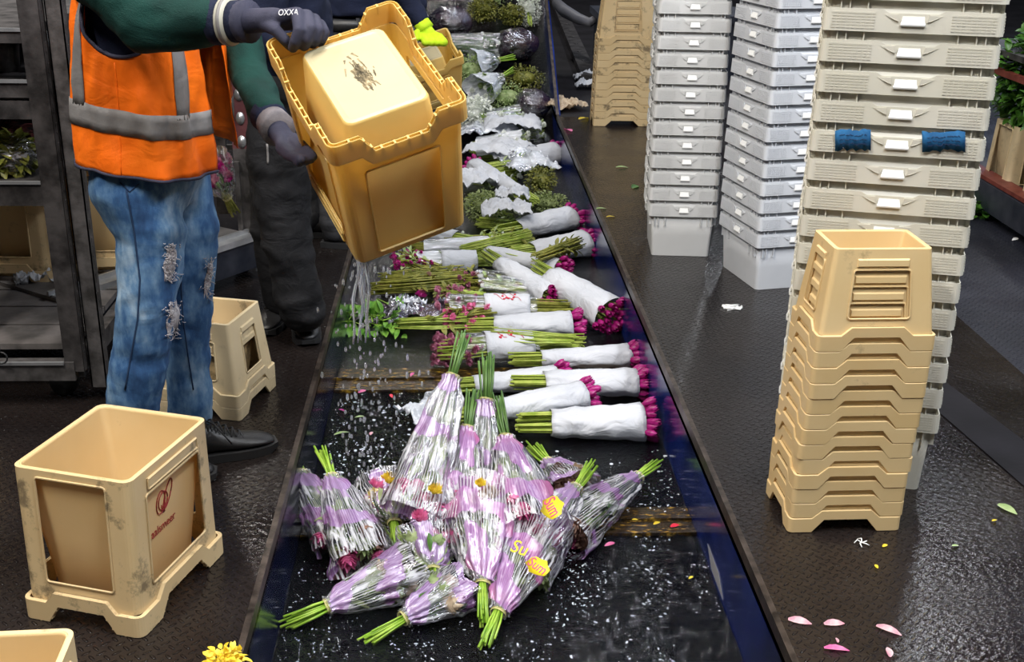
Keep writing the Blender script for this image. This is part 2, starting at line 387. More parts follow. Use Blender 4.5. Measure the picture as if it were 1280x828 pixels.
ORD = ['bottom', 'second', 'third', 'fourth', 'fifth', 'sixth', 'seventh', 'eighth', 'ninth', 'tenth', 'eleventh', 'twelfth', 'thirteenth', 'fourteenth', 'fifteenth', 'sixteenth', 'seventeenth', 'eighteenth', 'nineteenth', 'twentieth']

# ---------------------------------------------------------------- setting
TF = -.28; XL = -.48; XR = .76; YS = 8.62           # trough floor, walls, start of incline
def slab(name, pts, z, t, m):
    b = MB(); b.sm = False; n = len(pts)
    b.add([(x, y, z) for x, y in pts] + [(x, y, z-t) for x, y in pts], [list(range(n)), list(range(2*n-1, n-1, -1))] + [(i, n+i, n+(i+1) % n, (i+1) % n) for i in range(n)])
    o = b.build(name, m); tag(o, kind='structure'); return o
slab('floor', [(-7, .3), (XL, .3), (XL, 26), (-7, 26)], 0, .05, 'tread').name = 'floor_left'
slab('floor', [(XR+.0, .3), (2.05, .3), (2.05, YS-.05), (XR, YS-.05)], 0, .05, 'tread').name = 'floor_right'
slab('floor', [(XR, YS-.05), (9, YS-.05), (9, 26), (XR, 26)], 0, .05, 'smooth_floor').name = 'floor_far'
slab('floor', [(2.05, .3), (9, .3), (9, YS-.05), (2.05, YS-.05)], 0, .05, 'tread_r').name = 'floor_aisle'
a, b_, c, d = Z(1146, 452), Z(1290, 560), Z(1290, 618), Z(1120, 470)
slab('trim_1', [(q.x, q.y) for q in (d, c, b_, a)], .004, .006, 'smooth_floor')
# trough
slab('floor_trough', [(XL, .6), (XR, .6), (XR, YS), (XL, YS)], TF, .05, 'belt')
b = MB(); b.sm = False
INC = math.radians(27); IL = 3.4
iy, iz = YS+IL*math.cos(INC), IL*math.sin(INC)
b.add([(XL, YS, TF), (XR, YS, TF), (XR, iy, TF+iz), (XL, iy, TF+iz), (XL, YS, TF-.05), (XR, YS, TF-.05), (XR, iy, TF+iz-.05), (XL, iy, TF+iz-.05)], [(0, 1, 2, 3), (7, 6, 5, 4), (0, 4, 5, 1), (2, 6, 7, 3), (1, 5, 6, 2), (0, 3, 7, 4)])
tag(b.build('floor_incline', 'belt'), kind='structure')
for nm, x0, x1 in (('wall_left', XL-.03, XL), ('wall_right', XR, XR+.03)):
    b = MB(); b.sm = False
    b.boxab((x0, .6, TF-.05), (x1, YS, -.002 if nm == 'wall_left' else -.002))
    # inclined section: side plate follows the slope
    z1 = iz
    vs = [(x, y, z) for x in (x0, x1) for y, z in ((YS, TF-.05), (iy, TF+z1-.05), (iy, z1), (YS, -.002))]
    b.add(vs, [(0, 1, 2, 3), (7, 6, 5, 4), (0, 3, 7, 4), (1, 5, 6, 2), (3, 2, 6, 7), (0, 4, 5, 1)])
    tag(b.build(nm, 'blue_darker' if nm == 'wall_left' else 'blue'), kind='structure')
for i, x in enumerate((XL-.007, XR+.007)):
    b = MB(); b.sm = False
    b.boxab((x-.008, .6, -.03), (x+.008, YS, .005)); b.beam((x, YS, .003), (x, iy, iz+.004), .022, .012)
    tag(b.build('trim_%d' % (i+2), 'edge'), kind='structure')
# wooden/rusty cross slats with dark gap lines
for i, (ya, yb) in enumerate(((463, 490), (640, 672))):
    a, c = Z(600, ya, TF), Z(600, yb, TF)
    b = MB(); b.sm = False
    b.boxab((XL+.002, c.y, TF), (XR-.002, a.y, TF+.010)); b.boxab((XL+.002, (a.y+c.y)/2-.006, TF+.010), (XR-.002, (a.y+c.y)/2+.006, TF+.018))
    b.boxab((XL+.002, c.y-.012, TF), (XR-.002, c.y, TF+.016))
    tag(b.build('trim_%d' % (i+4), 'slat'), kind='structure')
# water film and foam
b = MB(); nx, ny = 80, 110
vs = []
for j in range(ny+1):
    for i in range(nx+1):
        x = XL+.003+(XR-XL-.006)*i/nx; y = 1.7+(4.4-1.7)*j/ny
        act = max(0, 1-abs(y-2.65)/.9)
        z = TF+.008+.003*noise.noise(Vector((x*9, y*9, 0)))+act*.006*noise.turbulence(Vector((x*14, y*14, 1)), 3, False)
        vs.append((x, y, z))
b.add(vs, [(j*(nx+1)+i, j*(nx+1)+i+1, (j+1)*(nx+1)+i+1, (j+1)*(nx+1)+i) for j in range(ny) for i in range(nx)])
tag(b.build('water_film', 'water'), 'thin rippling water running over the black conveyor floor', 'water', kind='stuff')
b = MB()
def fleck(p, r, el):
    a = R_.random()*PI; n = 7; o = Vector(p)
    top = [o+Vector((math.cos(a)*math.cos(t)*r*el-math.sin(a)*math.sin(t)*r, math.sin(a)*math.cos(t)*r*el+math.cos(a)*math.sin(t)*r, 0)) for t in (2*PI*k/n for k in range(n))]
    b.add(top+[o+Vector((0, 0, r*.35))], [(k, (k+1) % n, n) for k in range(n)])
def scatter(x0, y0, x1, y1, num, rmin, rmax, el=1.8):
    for _ in range(num):
        q = Z(R_.uniform(x0, x1), R_.uniform(y0, y1), TF+.011)
        if XL+.01 < q.x < XR-.01:
            k = noise.noise(Vector((q.x*7, q.y*7, 3)))
            if k > -.15: fleck(q, rmin+(rmax-rmin)*R_.random()**3, R_.uniform(1, el))
scatter(400, 500, 520, 612, 380, .0010, .0065)
scatter(640, 545, 860, 600, 90, .0012, .008, 1.2)
scatter(700, 590, 860, 640, 260, .0007, .0035, 3)
scatter(700, 670, 840, 760, 360, .0006, .003, 3)
scatter(350, 690, 900, 828, 1100, .0005, .0026, 3)
tag(b.build('foam_flecks', 'foam'), 'white foam flecks floating on the dark water', 'foam', kind='stuff')

# ---------------------------------------------------------------- crates
def rrect(hx, hy, z, c, n=4):
    out = []
    for sx, sy, a0 in ((1, 1, 0), (-1, 1, 90), (-1, -1, 180), (1, -1, 270)):
        for k in range(n+1):
            a = math.radians(a0+90*k/n); out.append(Vector((sx*(hx-c)+c*math.cos(a), sy*(hy-c)+c*math.sin(a), z)))
    return out
def poly2(outer, holes, mapf, mb):
    """tessellate a 2D polygon with holes and map it to 3D"""
    polys = [[Vector((x, y, 0)) for x, y in outer]] + [[Vector((x, y, 0)) for x, y in h] for h in holes]
    flat = [q for p in polys for q in p]
    tris = geometry.tessellate_polygon(polys)
    mb.add([mapf(q.x, q.y) for q in flat], [list(t) for t in tris])
def rwin(w0, w1, v0, v1, r):
    # trapezoid window, half widths w0 (bottom) w1 (top), rounded corners
    cs = [(-w0, v0, -1, -1), (w0, v0, 1, -1), (w1, v1, 1, 1), (-w1, v1, -1, 1)]; out = []
    st = {(-1, -1): 180, (1, -1): 270, (1, 1): 0, (-1, 1): 90}
    for x, y, sx, sy in cs:
        for k in range(4):
            a = math.radians(st[(sx, sy)]+30*k); out.append((x-sx*r+r*math.cos(a), y-sy*r+r*math.sin(a)))
    return out
def make_crate(name, cat, sp, mats):
    """bucket crate: tapering outer frame with side windows, stepped foot skirt with arches, inner bucket"""
    W, D, h, tw, td, iw, idp, ib, zb = (sp[k] for k in ('W', 'D', 'h', 'tw', 'td', 'iw', 'id', 'ib', 'zb'))
    lg = sp['ledge']; ru, rl = sp['ru'], sp['rl']; C = sp['c']; T = .003
    root = thing(name, 'crate', cat)
    bw, bd = W/2-lg, D/2-lg                                     # body half sizes at the ledge
    def half(v): t = (v-zb)/(h-zb); return bw+(tw/2-bw)*t, bd+(td/2-bd)*t
    sides = [(Vector((1, 0, 0)), Vector((0, -1, 0)), 0), (Vector((0, 1, 0)), Vector((1, 0, 0)), 1), (Vector((-1, 0, 0)), Vector((0, 1, 0)), 0), (Vector((0, -1, 0)), Vector((-1, 0, 0)), 1)]
    fr = MB(); fr.sm = False; bd_ = MB(); bd_.sm = False
    for u, nrm, kind in sides:
        def mapb(x, y, u=u, nrm=nrm, kind=kind):
            hx, hy = half(y); return u*x + nrm*(hy if kind == 0 else hx) + Vector((0, 0, y))
        def hw(y, kind=kind): hx, hy = half(y); return (hx if kind == 0 else hy)-C
        w0, w1 = hw(zb), hw(h); F_ = hw(zb)+C
        a1, a2, b1, b2 = (F_*q for q in sp['arch'])
        outer = [(-w0, zb), (-a2, zb), (-a1, zb+ru), (a1, zb+ru), (a2, zb), (w0, zb), (w1, h), (-w1, h)]
        v0, v1, ws = sp['win'][kind]; fw0, fw1 = (hw(v0)+C)*ws, (hw(v1)+C)*ws
        hole = rwin(fw0, fw1, v0, v1, .008)
        poly2(outer, [hole], mapb, fr)
        # thickened lip round the window
        hl = [mapb(x, y)+nrm*.0015 for x, y in hole]; fr.sm = True; fr.tube(hl+[hl[0]], .0026, 5, False); fr.sm = False
        if sp.get('emb') and not (sp.get('emb_frame') and kind == 0):
            e0, e1 = sp['emb']; ew = (hw(e0)+C)*ws*.92
            q = [mapb(-ew, e0), mapb(ew, e0), mapb(ew, e1), mapb(-ew, e1)]; qo = [p+nrm*.005 for p in [mapb(-ew*.96, e0+.004), mapb(ew*.96, e0+.004), mapb(ew*.96, e1-.003), mapb(-ew*.96, e1-.003)]]
            fr.add(q+qo, [(0, 1, 5, 4), (1, 2, 6, 5), (2, 3, 7, 6), (3, 0, 4, 7), (4, 5, 6, 7)])
            if sp.get('emb_frame'):
                fr.tube([p+nrm*.004 for p in q]+[q[0]+nrm*.004], .003, 4, False)
        def mapk(x, y, u=u, nrm=nrm, kind=kind): return u*x + nrm*((D/2 if kind == 0 else W/2)) + Vector((0, 0, y))
        K = (W/2 if kind == 0 else D/2); kw = K-C
        a1, a2, b1, b2 = (K*q for q in sp['arch'])
        poly2([(-kw, 0), (-b2, 0), (-b1, rl), (b1, rl), (b2, 0), (kw, 0), (kw, zb), (a2, zb), (a1, zb+ru), (-a1, zb+ru), (-a2, zb), (-kw, zb)], [], mapk, bd_)
    if sp.get('emb_frame'):
        rb = MB(); rb.sm = False
        for u, nrm, kind in sides:
            K = (W/2 if kind == 0 else D/2); kw = K-C; dd = (D/2 if kind == 0 else W/2); a1, a2, b1, b2 = (K*q for q in sp['arch'])
            mk = lambda x, y, o=0.0: u*x+nrm*(dd-o)+Vector((0, 0, y))
            pb = [(-kw, 0), (-b2, 0), (-b1, rl), (b1, rl), (b2, 0), (kw, 0)]; pt = [(-kw, zb), (-a2, zb), (-a1, zb+ru), (a1, zb+ru), (a2, zb), (kw, zb)]
            poly2(pb+pt[::-1], [], lambda x, y: mk(x, y, lg-.001), rb)
            for q in range(5): rb.add([mk(*pt[q]), mk(*pt[q+1]), mk(*pt[q+1], lg-.001), mk(*pt[q], lg-.001)], [(0, 1, 2, 3)])
            for q in range(5):
                (x0, y0), (x1, y1) = pb[q], pb[q+1]; nn = max(1, int(math.hypot(x1-x0, y1-y0)/.026))
                for j in range(nn):
                    x = x0+(x1-x0)*(j+.5)/nn; y = y0+(y1-y0)*(j+.5)/nn
                    rb.add([mk(x-.0018, y, .001), mk(x+.0018, y, .001), mk(x+.0018, y, lg), mk(x-.0018, y, lg), mk(x-.0018, y+.02, .001), mk(x+.0018, y+.02, .001), mk(x+.0018, y+.02, lg), mk(x-.0018, y+.02, lg)], [(0, 1, 2, 3), (0, 4, 5, 1), (2, 6, 7, 3), (1, 5, 6, 2), (0, 3, 7, 4)])
        for sx, sy, a0 in ((1, 1, 0), (-1, 1, 90), (-1, -1, 180), (1, -1, 270)):
            def arc(o, z): return [Vector((sx*(W/2-C)+(C-o)*math.cos(math.radians(a0+90*q/5)), sy*(D/2-C)+(C-o)*math.sin(math.radians(a0+90*q/5)), z)) for q in range(6)]
            i0, i1, t0 = arc(lg-.001, 0), arc(lg-.001, zb), arc(0, zb)
            rb.add(i0+i1, [(q, q+1, 7+q, 6+q) for q in range(5)]); rb.add(i1+t0, [(q, q+1, 7+q, 6+q) for q in range(5)])
        rb.build('skirt_lining', mats[0], root, weld=True, solid=.0018)
    for i, (sx, sy, a0) in enumerate(((1, 1, 0), (-1, 1, 90), (-1, -1, 180), (1, -1, 270))):
        for mb, rows in ((fr, [(zb, *half(zb)), (h, *half(h))]), (bd_, [(0, W/2, D/2), (zb, W/2, D/2)])):
            g = [[Vector((sx*(hx-C)+C*math.cos(math.radians(a0+90*k/5)), sy*(hy-C)+C*math.sin(math.radians(a0+90*k/5)), v)) for k in range(6)] for v, hx, hy in rows]
            mb.sm = True
            mb.add(g[0]+g[1], [(k, k+1, 7+k, 6+k) for k in range(5)]); mb.sm = False
    # rim
    rim = rrect(tw/2, td/2, h, C); ri = rrect(tw/2-.008, td/2-.008, h+.0005, C-.004)
    n = len(rim); fr.add(rim+ri, [(k, (k+1) % n, n+(k+1) % n, n+k) for k in range(n)])
    fo = fr.build('outer_frame', mats[0], root, weld=True); 
    bake(fo, [('SOLIDIFY', dict(thickness=T, offset=-1))])
    for p in fo.data.polygons: p.use_smooth = False
    ko = bd_.build('foot_skirt', mats[0], root, weld=True)
    bake(ko, [('SOLIDIFY', dict(thickness=(.0028 if sp.get('emb_frame') else lg+.001), offset=-1)), ('BEVEL', dict(width=.0012, segments=1, limit_method='ANGLE'))])
    for p in ko.data.polygons: p.use_smooth = False
    ib_ = MB(); rg = []
    for t in (0, .02, .5, 1):
        rg.append(rrect((tw/2-.008)*(1-t)+iw/2*t, (td/2-.008)*(1-t)+idp/2*t, (h+.0005)*(1-t)+(ib+.006)*t, C-.002))
    rg.append(rrect(iw/2-.004, idp/2-.004, ib+.001, C-.002)); ib_.rings(rg, cap0=False, cap1=False)
    n = len(rg[0]); o_ = len(ib_.v)-n
    # base: rim step and recessed panel
    ib_.mat = 1; ib_.sm = False
    r2 = rrect(iw/2-.012, idp/2-.012, ib, C-.004); r3 = rrect(iw/2-.016, idp/2-.016, ib+.003, C-.006)
    ib_.add(rg[-1]+r2, [(k, (k+1) % n, n+(k+1) % n, n+k) for k in range(n)]); ib_.add(r2+r3+[], [(k, (k+1) % n, n+(k+1) % n, n+k) for k in range(n)]); ib_.add(r3, [list(range(n))])
    io = ib_.build('inner_bucket', [mats[1], mats[2]], root, weld=True)
    bake(io, [('SOLIDIFY', dict(thickness=.0025, offset=-1))])
    for p in io.data.polygons: p.use_smooth = abs(p.normal.z) < .9
    return root
SPS = dict(W=.312, D=.235, h=.264, tw=.250, td=.176, iw=.16, id=.105, ib=.02, zb=.0427, ledge=.007, ru=.022, rl=.037, c=.014,
           arch=(.44, .60, .38, .58), win=((.085, .212, .56), (.085, .222, .42)), emb=(.218, .240))
SPL = dict(W=.315, D=.40, h=.39, tw=.275, td=.340, iw=.195, id=.277, ib=.012, zb=.052, ledge=.011, ru=.028, rl=.045, c=.022,
           arch=(.44, .58, .38, .56), win=((.105, .372, .60), (.10, .330, .66)), emb=(.343, .368), emb_frame=True)
PITCH = .044
# right stack of nested cream crates (first builds the prototype)
small = make_crate('flower_crate', 'crate', SPS, ('cream', 'cream', 'cream'))
SX, SY, SR = 1.056, 2.842, math.radians(1)
tr_small = tree(small, index_children())
nst = 13
for k in range(nst):
    lab = ('topmost cream crate of the nested stack at the right front' if k == nst-1 else
           'cream crate %s from the floor in the nested stack at the right front' % (ORD[k]) if k else 'lowest cream crate of the nested stack at the right front')
    jig = R_.uniform(-.003, .003)
    mw = TR(SX+jig+.0012*k, SY+R_.uniform(-.002, .002), .001+k*PITCH, SR)
    o = dup(small, mw, lab, 'nested cream crates at the right front', tr_small)
# far stack beside the trough
NF = 17
small_f = make_crate('flower_crate', 'crate', dict(SPS, W=.41, D=.27, tw=.325, td=.20, h=.40, win=((.09, .35, .5), (.09, .35, .42)), emb=(.355, .378), zb=.0495, ru=.020, rl=.038), ('cream2', 'cream', 'cream'))
tr_f = tree(small_f, index_children())
PF = .051
for k in range(12):
    dup(small_f, TR(1.195+.0012*k, 8.365, .001+k*PF, math.radians(-1)), 'cream crate %s from the floor in the far nested stack behind the white stacks' % ORD[k] if k else 'lowest cream crate of the far nested stack behind the white stacks', 'nested cream crates in the far stack', tr_f)
# two nested crates behind the man
c2 = make_crate('flower_crate', 'crate', dict(SPS, D=.30, td=.238, id=.17, h=.272), ('cream3', 'cream2', 'cream2'))
tr2 = tree(c2, index_children())
F1, R1, = Z(300, 528), Z(338, 490)
ang = math.atan2((R1-F1).y, (R1-F1).x)
dv = (R1-F1).normalized(); nv = Vector((-dv.y, dv.x, 0))
big_d = .31; ctr = F1+dv*.152+nv*.155 
for k in range(2):
    dup(c2, TR(ctr.x, ctr.y, .001+k*PITCH, ang+PI/2), ['lower scuffed cream crate of the nested pair behind the man in torn jeans', 'upper scuffed cream crate of the nested pair behind the man in torn jeans'][k], 'nested cream crates behind the man', tr2)
for q in (small, small_f, c2):
    for o in kids(q): bpy.data.objects.remove(o)
    bpy.data.objects.remove(q)

# front left crate, with print
SPF = dict(SPL, tw=.300, td=.352)
big = make_crate('flower_crate', 'crate', SPF, ('cream2', 'cream', 'pale_bottom'))
tr_b = tree(big, index_children())
A, B, C_ = Z(12, 747, .055), Z(185, 778, .055), Z(290, 667, .055)
cen = (A+C_)/2+Vector((.004, .002, 0)); dvec = (C_-B).normalized()
ang = math.atan2(dvec.y, dvec.x)-PI/2
mwf = TR(cen.x, cen.y, .001, ang)
front = dup(big, mwf, 'large cream crate with dirty corners and a red printed emblem, front left', None, tr_b)
second = dup(big, TR(-.659-.155, 1.781-.18, .001, .05), 'cream crate cut off by the bottom left corner of the picture', None, tr_b)
# print on the bucket seen through the right window (local +x side)
def text(s, size, m, parent, mw, name='lettering', ext=.0004):
    cu = bpy.data.curves.new(name, 'FONT'); cu.body = s; cu.size = size; cu.extrude = ext; cu.align_x = 'CENTER'; cu.align_y = 'CENTER'
    o = bpy.data.objects.new(name, cu); COL.objects.link(o)
    dg = bpy.context.evaluated_depsgraph_get(); dg.update()
    me = bpy.data.meshes.new_from_object(o.evaluated_get(dg)); bpy.data.objects.remove(o)
    me.materials.clear(); me.materials.append(M[m])
    o = bpy.data.objects.new(name, me); COL.objects.link(o); o.parent = parent; o.matrix_local = mw
    return o
def bucket_x(z): # half width of the bucket at height z
    t = (SPF['h']-z)/(SPF['h']-SPF['ib']); return (SPF['tw']/2-.008)*(1-t)+SPF['iw']/2*t
sl = math.atan((bucket_x(.3)-bucket_x(.1))/.2)
def onside(y, z, off=.0012): return Vector((bucket_x(z)+off, y, z))
b = MB()
def loop(pts): b.tube([onside(y, z) for y, z in pts], .0014, 5)
cy, cz = -.015, .262
for s_, ox, w_, h_ in ((1, -.012, .019, .031), (1, .019, .014, .035), (1, -.002, .020, .024)):
    loop([(cy+ox+w_*math.cos(t)+(.012*math.sin(t) if ox > 0 else 0), cz+(.006 if ox > 0 else -.002)+h_*math.sin(t)) for t in (2*PI*k/18 for k in range(19))])
for ox in (-.008, 0, .007): loop([(cy+ox, cz-.012), (cy+ox*.5, cz-.030), (cy+ox*.5+.004, cz-.036)])
b.build('printed_emblem', 'logo', front)
Mx = Matrix.Translation(onside(cy+.002, .190)) @ Matrix.Rotation(PI/2, 4, 'Z') @ Matrix.Rotation(PI/2-sl*-1*0, 4, 'X')
text('aalsmeer', .030, 'logo', front, Mx, 'printed_name')
# scuffs on that crate
def scuff(parent, pts, mapf, name='dirt_smear'):
    b = MB(); b.sm = False; n = len(pts)
    b.add([mapf(*p) for p in pts], [list(range(n))]); b.build(name, 'smear', parent)
# held crate
Rh = Matrix(((.9061, .4171, .0709), (.3287, -.7995, .5027), (.2664, -.4322, -.8616))).transposed()
cx_, cy_, cz_ = [Vector(r).normalized() for r in Rh]
cz_ = cx_.cross(cy_).normalized(); cy_ = cz_.cross(cx_)
RH = Matrix((cx_, cy_, cz_)).transposed().to_4x4()
amb = make_crate('flower_crate', 'crate', SPL, ('amber', 'amber', 'pale_bottom'))
tr_a = tree(amb, index_children())
held = dup(amb, Matrix.Translation((-.1929, 2.5594, 1.257)) @ RH, 'large amber crate tipped upside down by the person in the orange vest', None, tr_a)
b = MB(); b.sm = False
for _ in range(110):
    x = R_.gauss(-.002, .011); y = R_.gauss(.0, .024)+x*.3; l = R_.uniform(.002, .014); w = R_.uniform(.0008, .0032); a = R_.gauss(1.45, .22)
    dx, dy = math.cos(a), math.sin(a)
    b.add([(x-dx*l-dy*w, y-dy*l+dx*w, .0142), (x-dx*l+dy*w, y-dy*l-dx*w, .0142), (x+dx*l+dy*w*.3, y+dy*l-dx*w*.3, .0142), (x+dx*l-dy*w*.3, y+dy*l+dx*w*.3, .0142)], [(0, 1, 2, 3)])
b.build('black_scuff_mark', 'smear', held)
offs = RH.to_3x3() @ Vector((SPL['W']/2, SPL['D']/2, 0))
p3 = P(580, 70, 5.3)
RH2 = Matrix.Rotation(math.radians(-6), 4, 'Z') @ RH
amb2 = make_crate('flower_crate', 'crate', SPS, ('amber', 'amber', 'pale_bottom'))
held2 = dup(amb2, Matrix.Translation(p3-RH2.to_3x3() @ Vector((SPS['W']/2, SPS['D']/2, 0))) @ RH2, 'small amber crate half hidden behind the big tipped one', None, tree(amb2, index_children()))
for q in (big, amb, amb2):
    for o in kids(q): bpy.data.objects.remove(o)
    bpy.data.objects.remove(q)

# ---------------------------------------------------------------- white nested crates
def make_white(W, D, mats):
    root = thing('stacking_crate', 'crate', 'crate'); h = .252; rb = .056
    b = MB(); b.sm = False
    def hs(z, k=0): t = z/h; return (W/2-.012-k)-(1-t)*.014, (D/2-.012-k)-(1-t)*.014
    outer = [rrect(*hs(z), z, .016) for z in (0.0, .1, h)]
    inner = [rrect(*hs(max(z, .01), .004), max(z, .004), .014) for z in (h, .1, 0)]
    b.sm = True
    b.rings(outer+inner, cap0=False, cap1=True)
    n = len(outer[0]); b.sm = False; b.add(rrect(*hs(0), 0, .016), [list(range(n))[::-1]])
    # ribs between the body and the rim band
    r = b; r.sm = False
    for sx in (-1, 1):
        for u in (-.41, -.36, -.26, .26, .36, .41):
            r.boxab((W*u-.0016, sx*(D/2-.020), .150), (W*u+.0016, sx*(D/2-.006), h-rb+.004)); r.boxab((sx*(W/2-.020), D*u-.0016, .150), (sx*(W/2-.006), D*u+.0016, h-rb+.004))
    b.build('body', mats[0], root)
    # rim band with a notch and a handle pad in each side
    k = MB(); k.sm = False
    for u, nrm, kind in ((Vector((1, 0, 0)), Vector((0, -1, 0)), 0), (Vector((0, 1, 0)), Vector((1, 0, 0)), 1), (Vector((-1, 0, 0)), Vector((0, 1, 0)), 0), (Vector((0, -1, 0)), Vector((-1, 0, 0)), 1)):
        K = (W if kind == 0 else D)/2; dd = (D if kind == 0 else W)/2; C = .016
        mp = lambda x, y: u*x + nrm*(dd-.002*(y-(h-rb))/rb) + Vector((0, 0, y))
        g = .34*K; w0 = K-C
        outer = [(-w0, h-rb), (w0, h-rb), (w0, h), (g, h), (g*.8, h-.008), (-g*.8, h-.008), (-g, h), (-w0, h)]
        hole = [(-g*.42, h-.030), (-g*.36, h-.014), (g*.36, h-.014), (g*.42, h-.030)][::-1]
        poly2(outer, [hole], mp, k)
        # recessed wings beside the grip
        for s_ in (-1, 1):
            q = [mp(s_*g*x, h-y)+nrm*o for x, y, o in ((.95, .012, .0), (.5, .010, .0), (.45, .028, .0), (.60, .024, .0))]
            q2 = [p+nrm*.004 for p in q]; q2[0] = q[0]+nrm*.0005
            k.add(q+q2, [(0, 1, 5, 4), (1, 2, 6, 5), (2, 3, 7, 6), (3, 0, 4, 7), (4, 5, 6, 7)])
        # fine lattice panels left and right: raised dots in rows
        for s_ in (-1, 1):
            cols = 9 if kind == 0 or W < .4 else 9
            for i in range(cols):
                for j in range(6):
                    x = s_*(K*.44+(K*.44)*i/(cols-1)); y = h-rb+.010+j*.0072
                    c0 = mp(x, y); hx, hy = K*.44/(cols-1)*.36, .0023
                    q = [c0-u*hx-Vector((0, 0, hy)), c0+u*hx-Vector((0, 0, hy)), c0+u*hx+Vector((0, 0, hy)), c0-u*hx+Vector((0, 0, hy))]
                    k.add([p+nrm*.0014 for p in q]+[p+nrm*.0001 for p in q], [(0, 1, 2, 3), (4, 5, 1, 0), (5, 6, 2, 1), (6, 7, 3, 2), (7, 4, 0, 3)])
        hd = MB(); hd.sm = False
        q = [mp(-g*.40, h-.034), mp(g*.40, h-.034), mp(g*.34, h-.016), mp(-g*.34, h-.016)]
        q[0] += nrm*.007; q[1] += nrm*.007; q[2] += nrm*.0005; q[3] += nrm*.0005
        low = [mp(-g*.40, h-.038)+nrm*.006, mp(g*.40, h-.038)+nrm*.006]
        bk = [p-nrm*.004 for p in (q[2], q[3])]+[mp(g*.4, h-.038)-nrm*.002, mp(-g*.4, h-.038)-nrm*.002]
        hd.add(q+low+bk, [(0, 1, 2, 3), (4, 5, 1, 0), (3, 2, 6, 7), (5, 4, 9, 8), (0, 3, 7, 9, 4), (1, 5, 8, 6, 2), (6, 8, 9, 7)])
        hd.build('handle', mats[1], root)
    for sx, sy, a0 in ((1, 1, 0), (-1, 1, 90), (-1, -1, 180), (1, -1, 270)):
        C = .016
        g = [[Vector((sx*(W/2-o-C)+C*math.cos(math.radians(a0+22.5*q)), sy*(D/2-o-C)+C*math.sin(math.radians(a0+22.5*q)), v)) for q in range(5)] for v, o in ((h-rb, 0), (h, .002))]
        k.add(g[0]+g[1], [(q, q+1, 6+q, 5+q) for q in range(4)])
    # top flange joining band and body
    o1 = rrect(W/2-.002, D/2-.002, h-.0005, .016); o2 = rrect(W/2-.015, D/2-.015, h-.0005, .014); n = len(o1)
    k.build('rim_band', mats[0], root, solid=.0025, off=-1, weld=True)
    return root
WP = .0755
w_warm = make_white(.440, .30, ('white_warm', 'handle_white')); w_mid = make_white(.318, .36, ('white', 'handle_white')); w_cool = make_white(.345, .40, ('white_cool', 'handle_white'))
ix = index_children(); tws = [tree(q, ix) for q in (w_warm, w_mid, w_cool)]
stacks = []
def wstack(proto, tr_, x, y, rz, n, words, group, lx=0, ly=0, WP=WP):
    out = []
    for k in range(n):
        lab = 'white crate %s from the floor in %s' % (ORD[k], words) if k else 'lowest white crate of %s' % words
        out.append(dup(proto, TR(x+R_.uniform(-.002, .002)+lx*k, y+R_.uniform(-.002, .002)+ly*k, .001+k*WP, rz), lab, group, tr_))
    return out
S3A = math.radians(-16)
s3c = Vector((1.150, 2.975, 0))+Matrix.Rotation(S3A, 3, 'Z') @ Vector((0, .15, 0))
s3 = wstack(w_warm, tws[0], s3c.x, s3c.y, S3A, 17, 'the near cream-white stack behind the nested cream crates', 'near cream-white crates', .0004, 0, .0783)
s1 = wstack(w_mid, tws[1], 1.068, 5.35, math.radians(-5), 16, 'the left narrow white stack nearest the trough', 'left white crates', -.0006)
a = math.radians(12)
cc = Vector((1.283, 4.69, 0)); ux = Vector((math.cos(a), math.sin(a), 0)); uy = Vector((-math.sin(a), math.cos(a), 0))
cc = cc+ux*(.345/2-.01)+uy*(.19)
s2 = wstack(w_cool, tws[2], cc.x, cc.y, a, 17, 'the middle bluish-white stack set at an angle', 'middle bluish-white crates', -.0004)
for q in (w_warm, w_mid, w_cool):
    for o in kids(q): bpy.data.objects.remove(o)
    bpy.data.objects.remove(q)
# blue tape pieces stuck on the near stack
tgt = min(s3, key=lambda o: abs((o.location.z+.225)-P(1125, 176, 3.0).z))
for i, (x0, x1, y0, y1) in enumerate(((1043, 1088, 162, 188), (1153, 1208, 165, 190))):
    b = MB(); n = 12; fy = 3.175-.17-.0045
    top, bot = [], []
    for k in range(n+1):
        px = x0+(x1-x0)*k/n
        t_ = P(px, y0+R_.uniform(-1.5, 1.5)+(3 if k in (0,) else 0), fy); b_ = P(px, y1+R_.uniform(-3.5, 1.5), fy)
        dy = (px-1125)/500*-.0436*1.0
        wob = -.0022-.0006*math.sin(k*1.7)
        yy = lambda X: 2.975-.0022-math.tan(-S3A)*(X-1.150)
        t_ = P(px, y0+R_.uniform(-1.5, 1.5), yy(t_.x)); b_ = P(px, y1+R_.uniform(-3.5, 1.5), yy(b_.x))
        top.append(Vector((t_.x, yy(t_.x)+wob-.001, t_.z))); bot.append(Vector((b_.x, yy(b_.x)+wob*1.5-.001, b_.z)))
    b.add(top+bot, [(k, k+1, n+2+k, n+1+k) for k in range(n)])
    t = b.build('blue_tape', 'tape', None, solid=.0006, off=0)
    tag(t, ['torn blue tape strip on the left of the taped cream-white crate', 'torn blue tape strip on the right of the taped cream-white crate'][i], 'tape', 'blue tape strips')
    w = MB()
    for r in range(3):
        pts = []
        for k in range(26):
            f = .12+.76*k/25; kk = f*n; i0 = int(kk); fr_ = kk-i0
            tp = top[i0].lerp(top[min(i0+1, n)], fr_); bt = bot[i0].lerp(bot[min(i0+1, n)], fr_)
            q = tp.lerp(bt, .27+.22*r+.06*math.sin(k*2.3+r)*R_.uniform(.2, 1)); q.y -= .0012; pts.append(q)
            if R_.random() < .22 and len(pts) > 2: w.tube(pts, .0006, 4); pts = []
        if len(pts) > 1: w.tube(pts, .0006, 4)
    w.build('handwriting', 'ink', t)

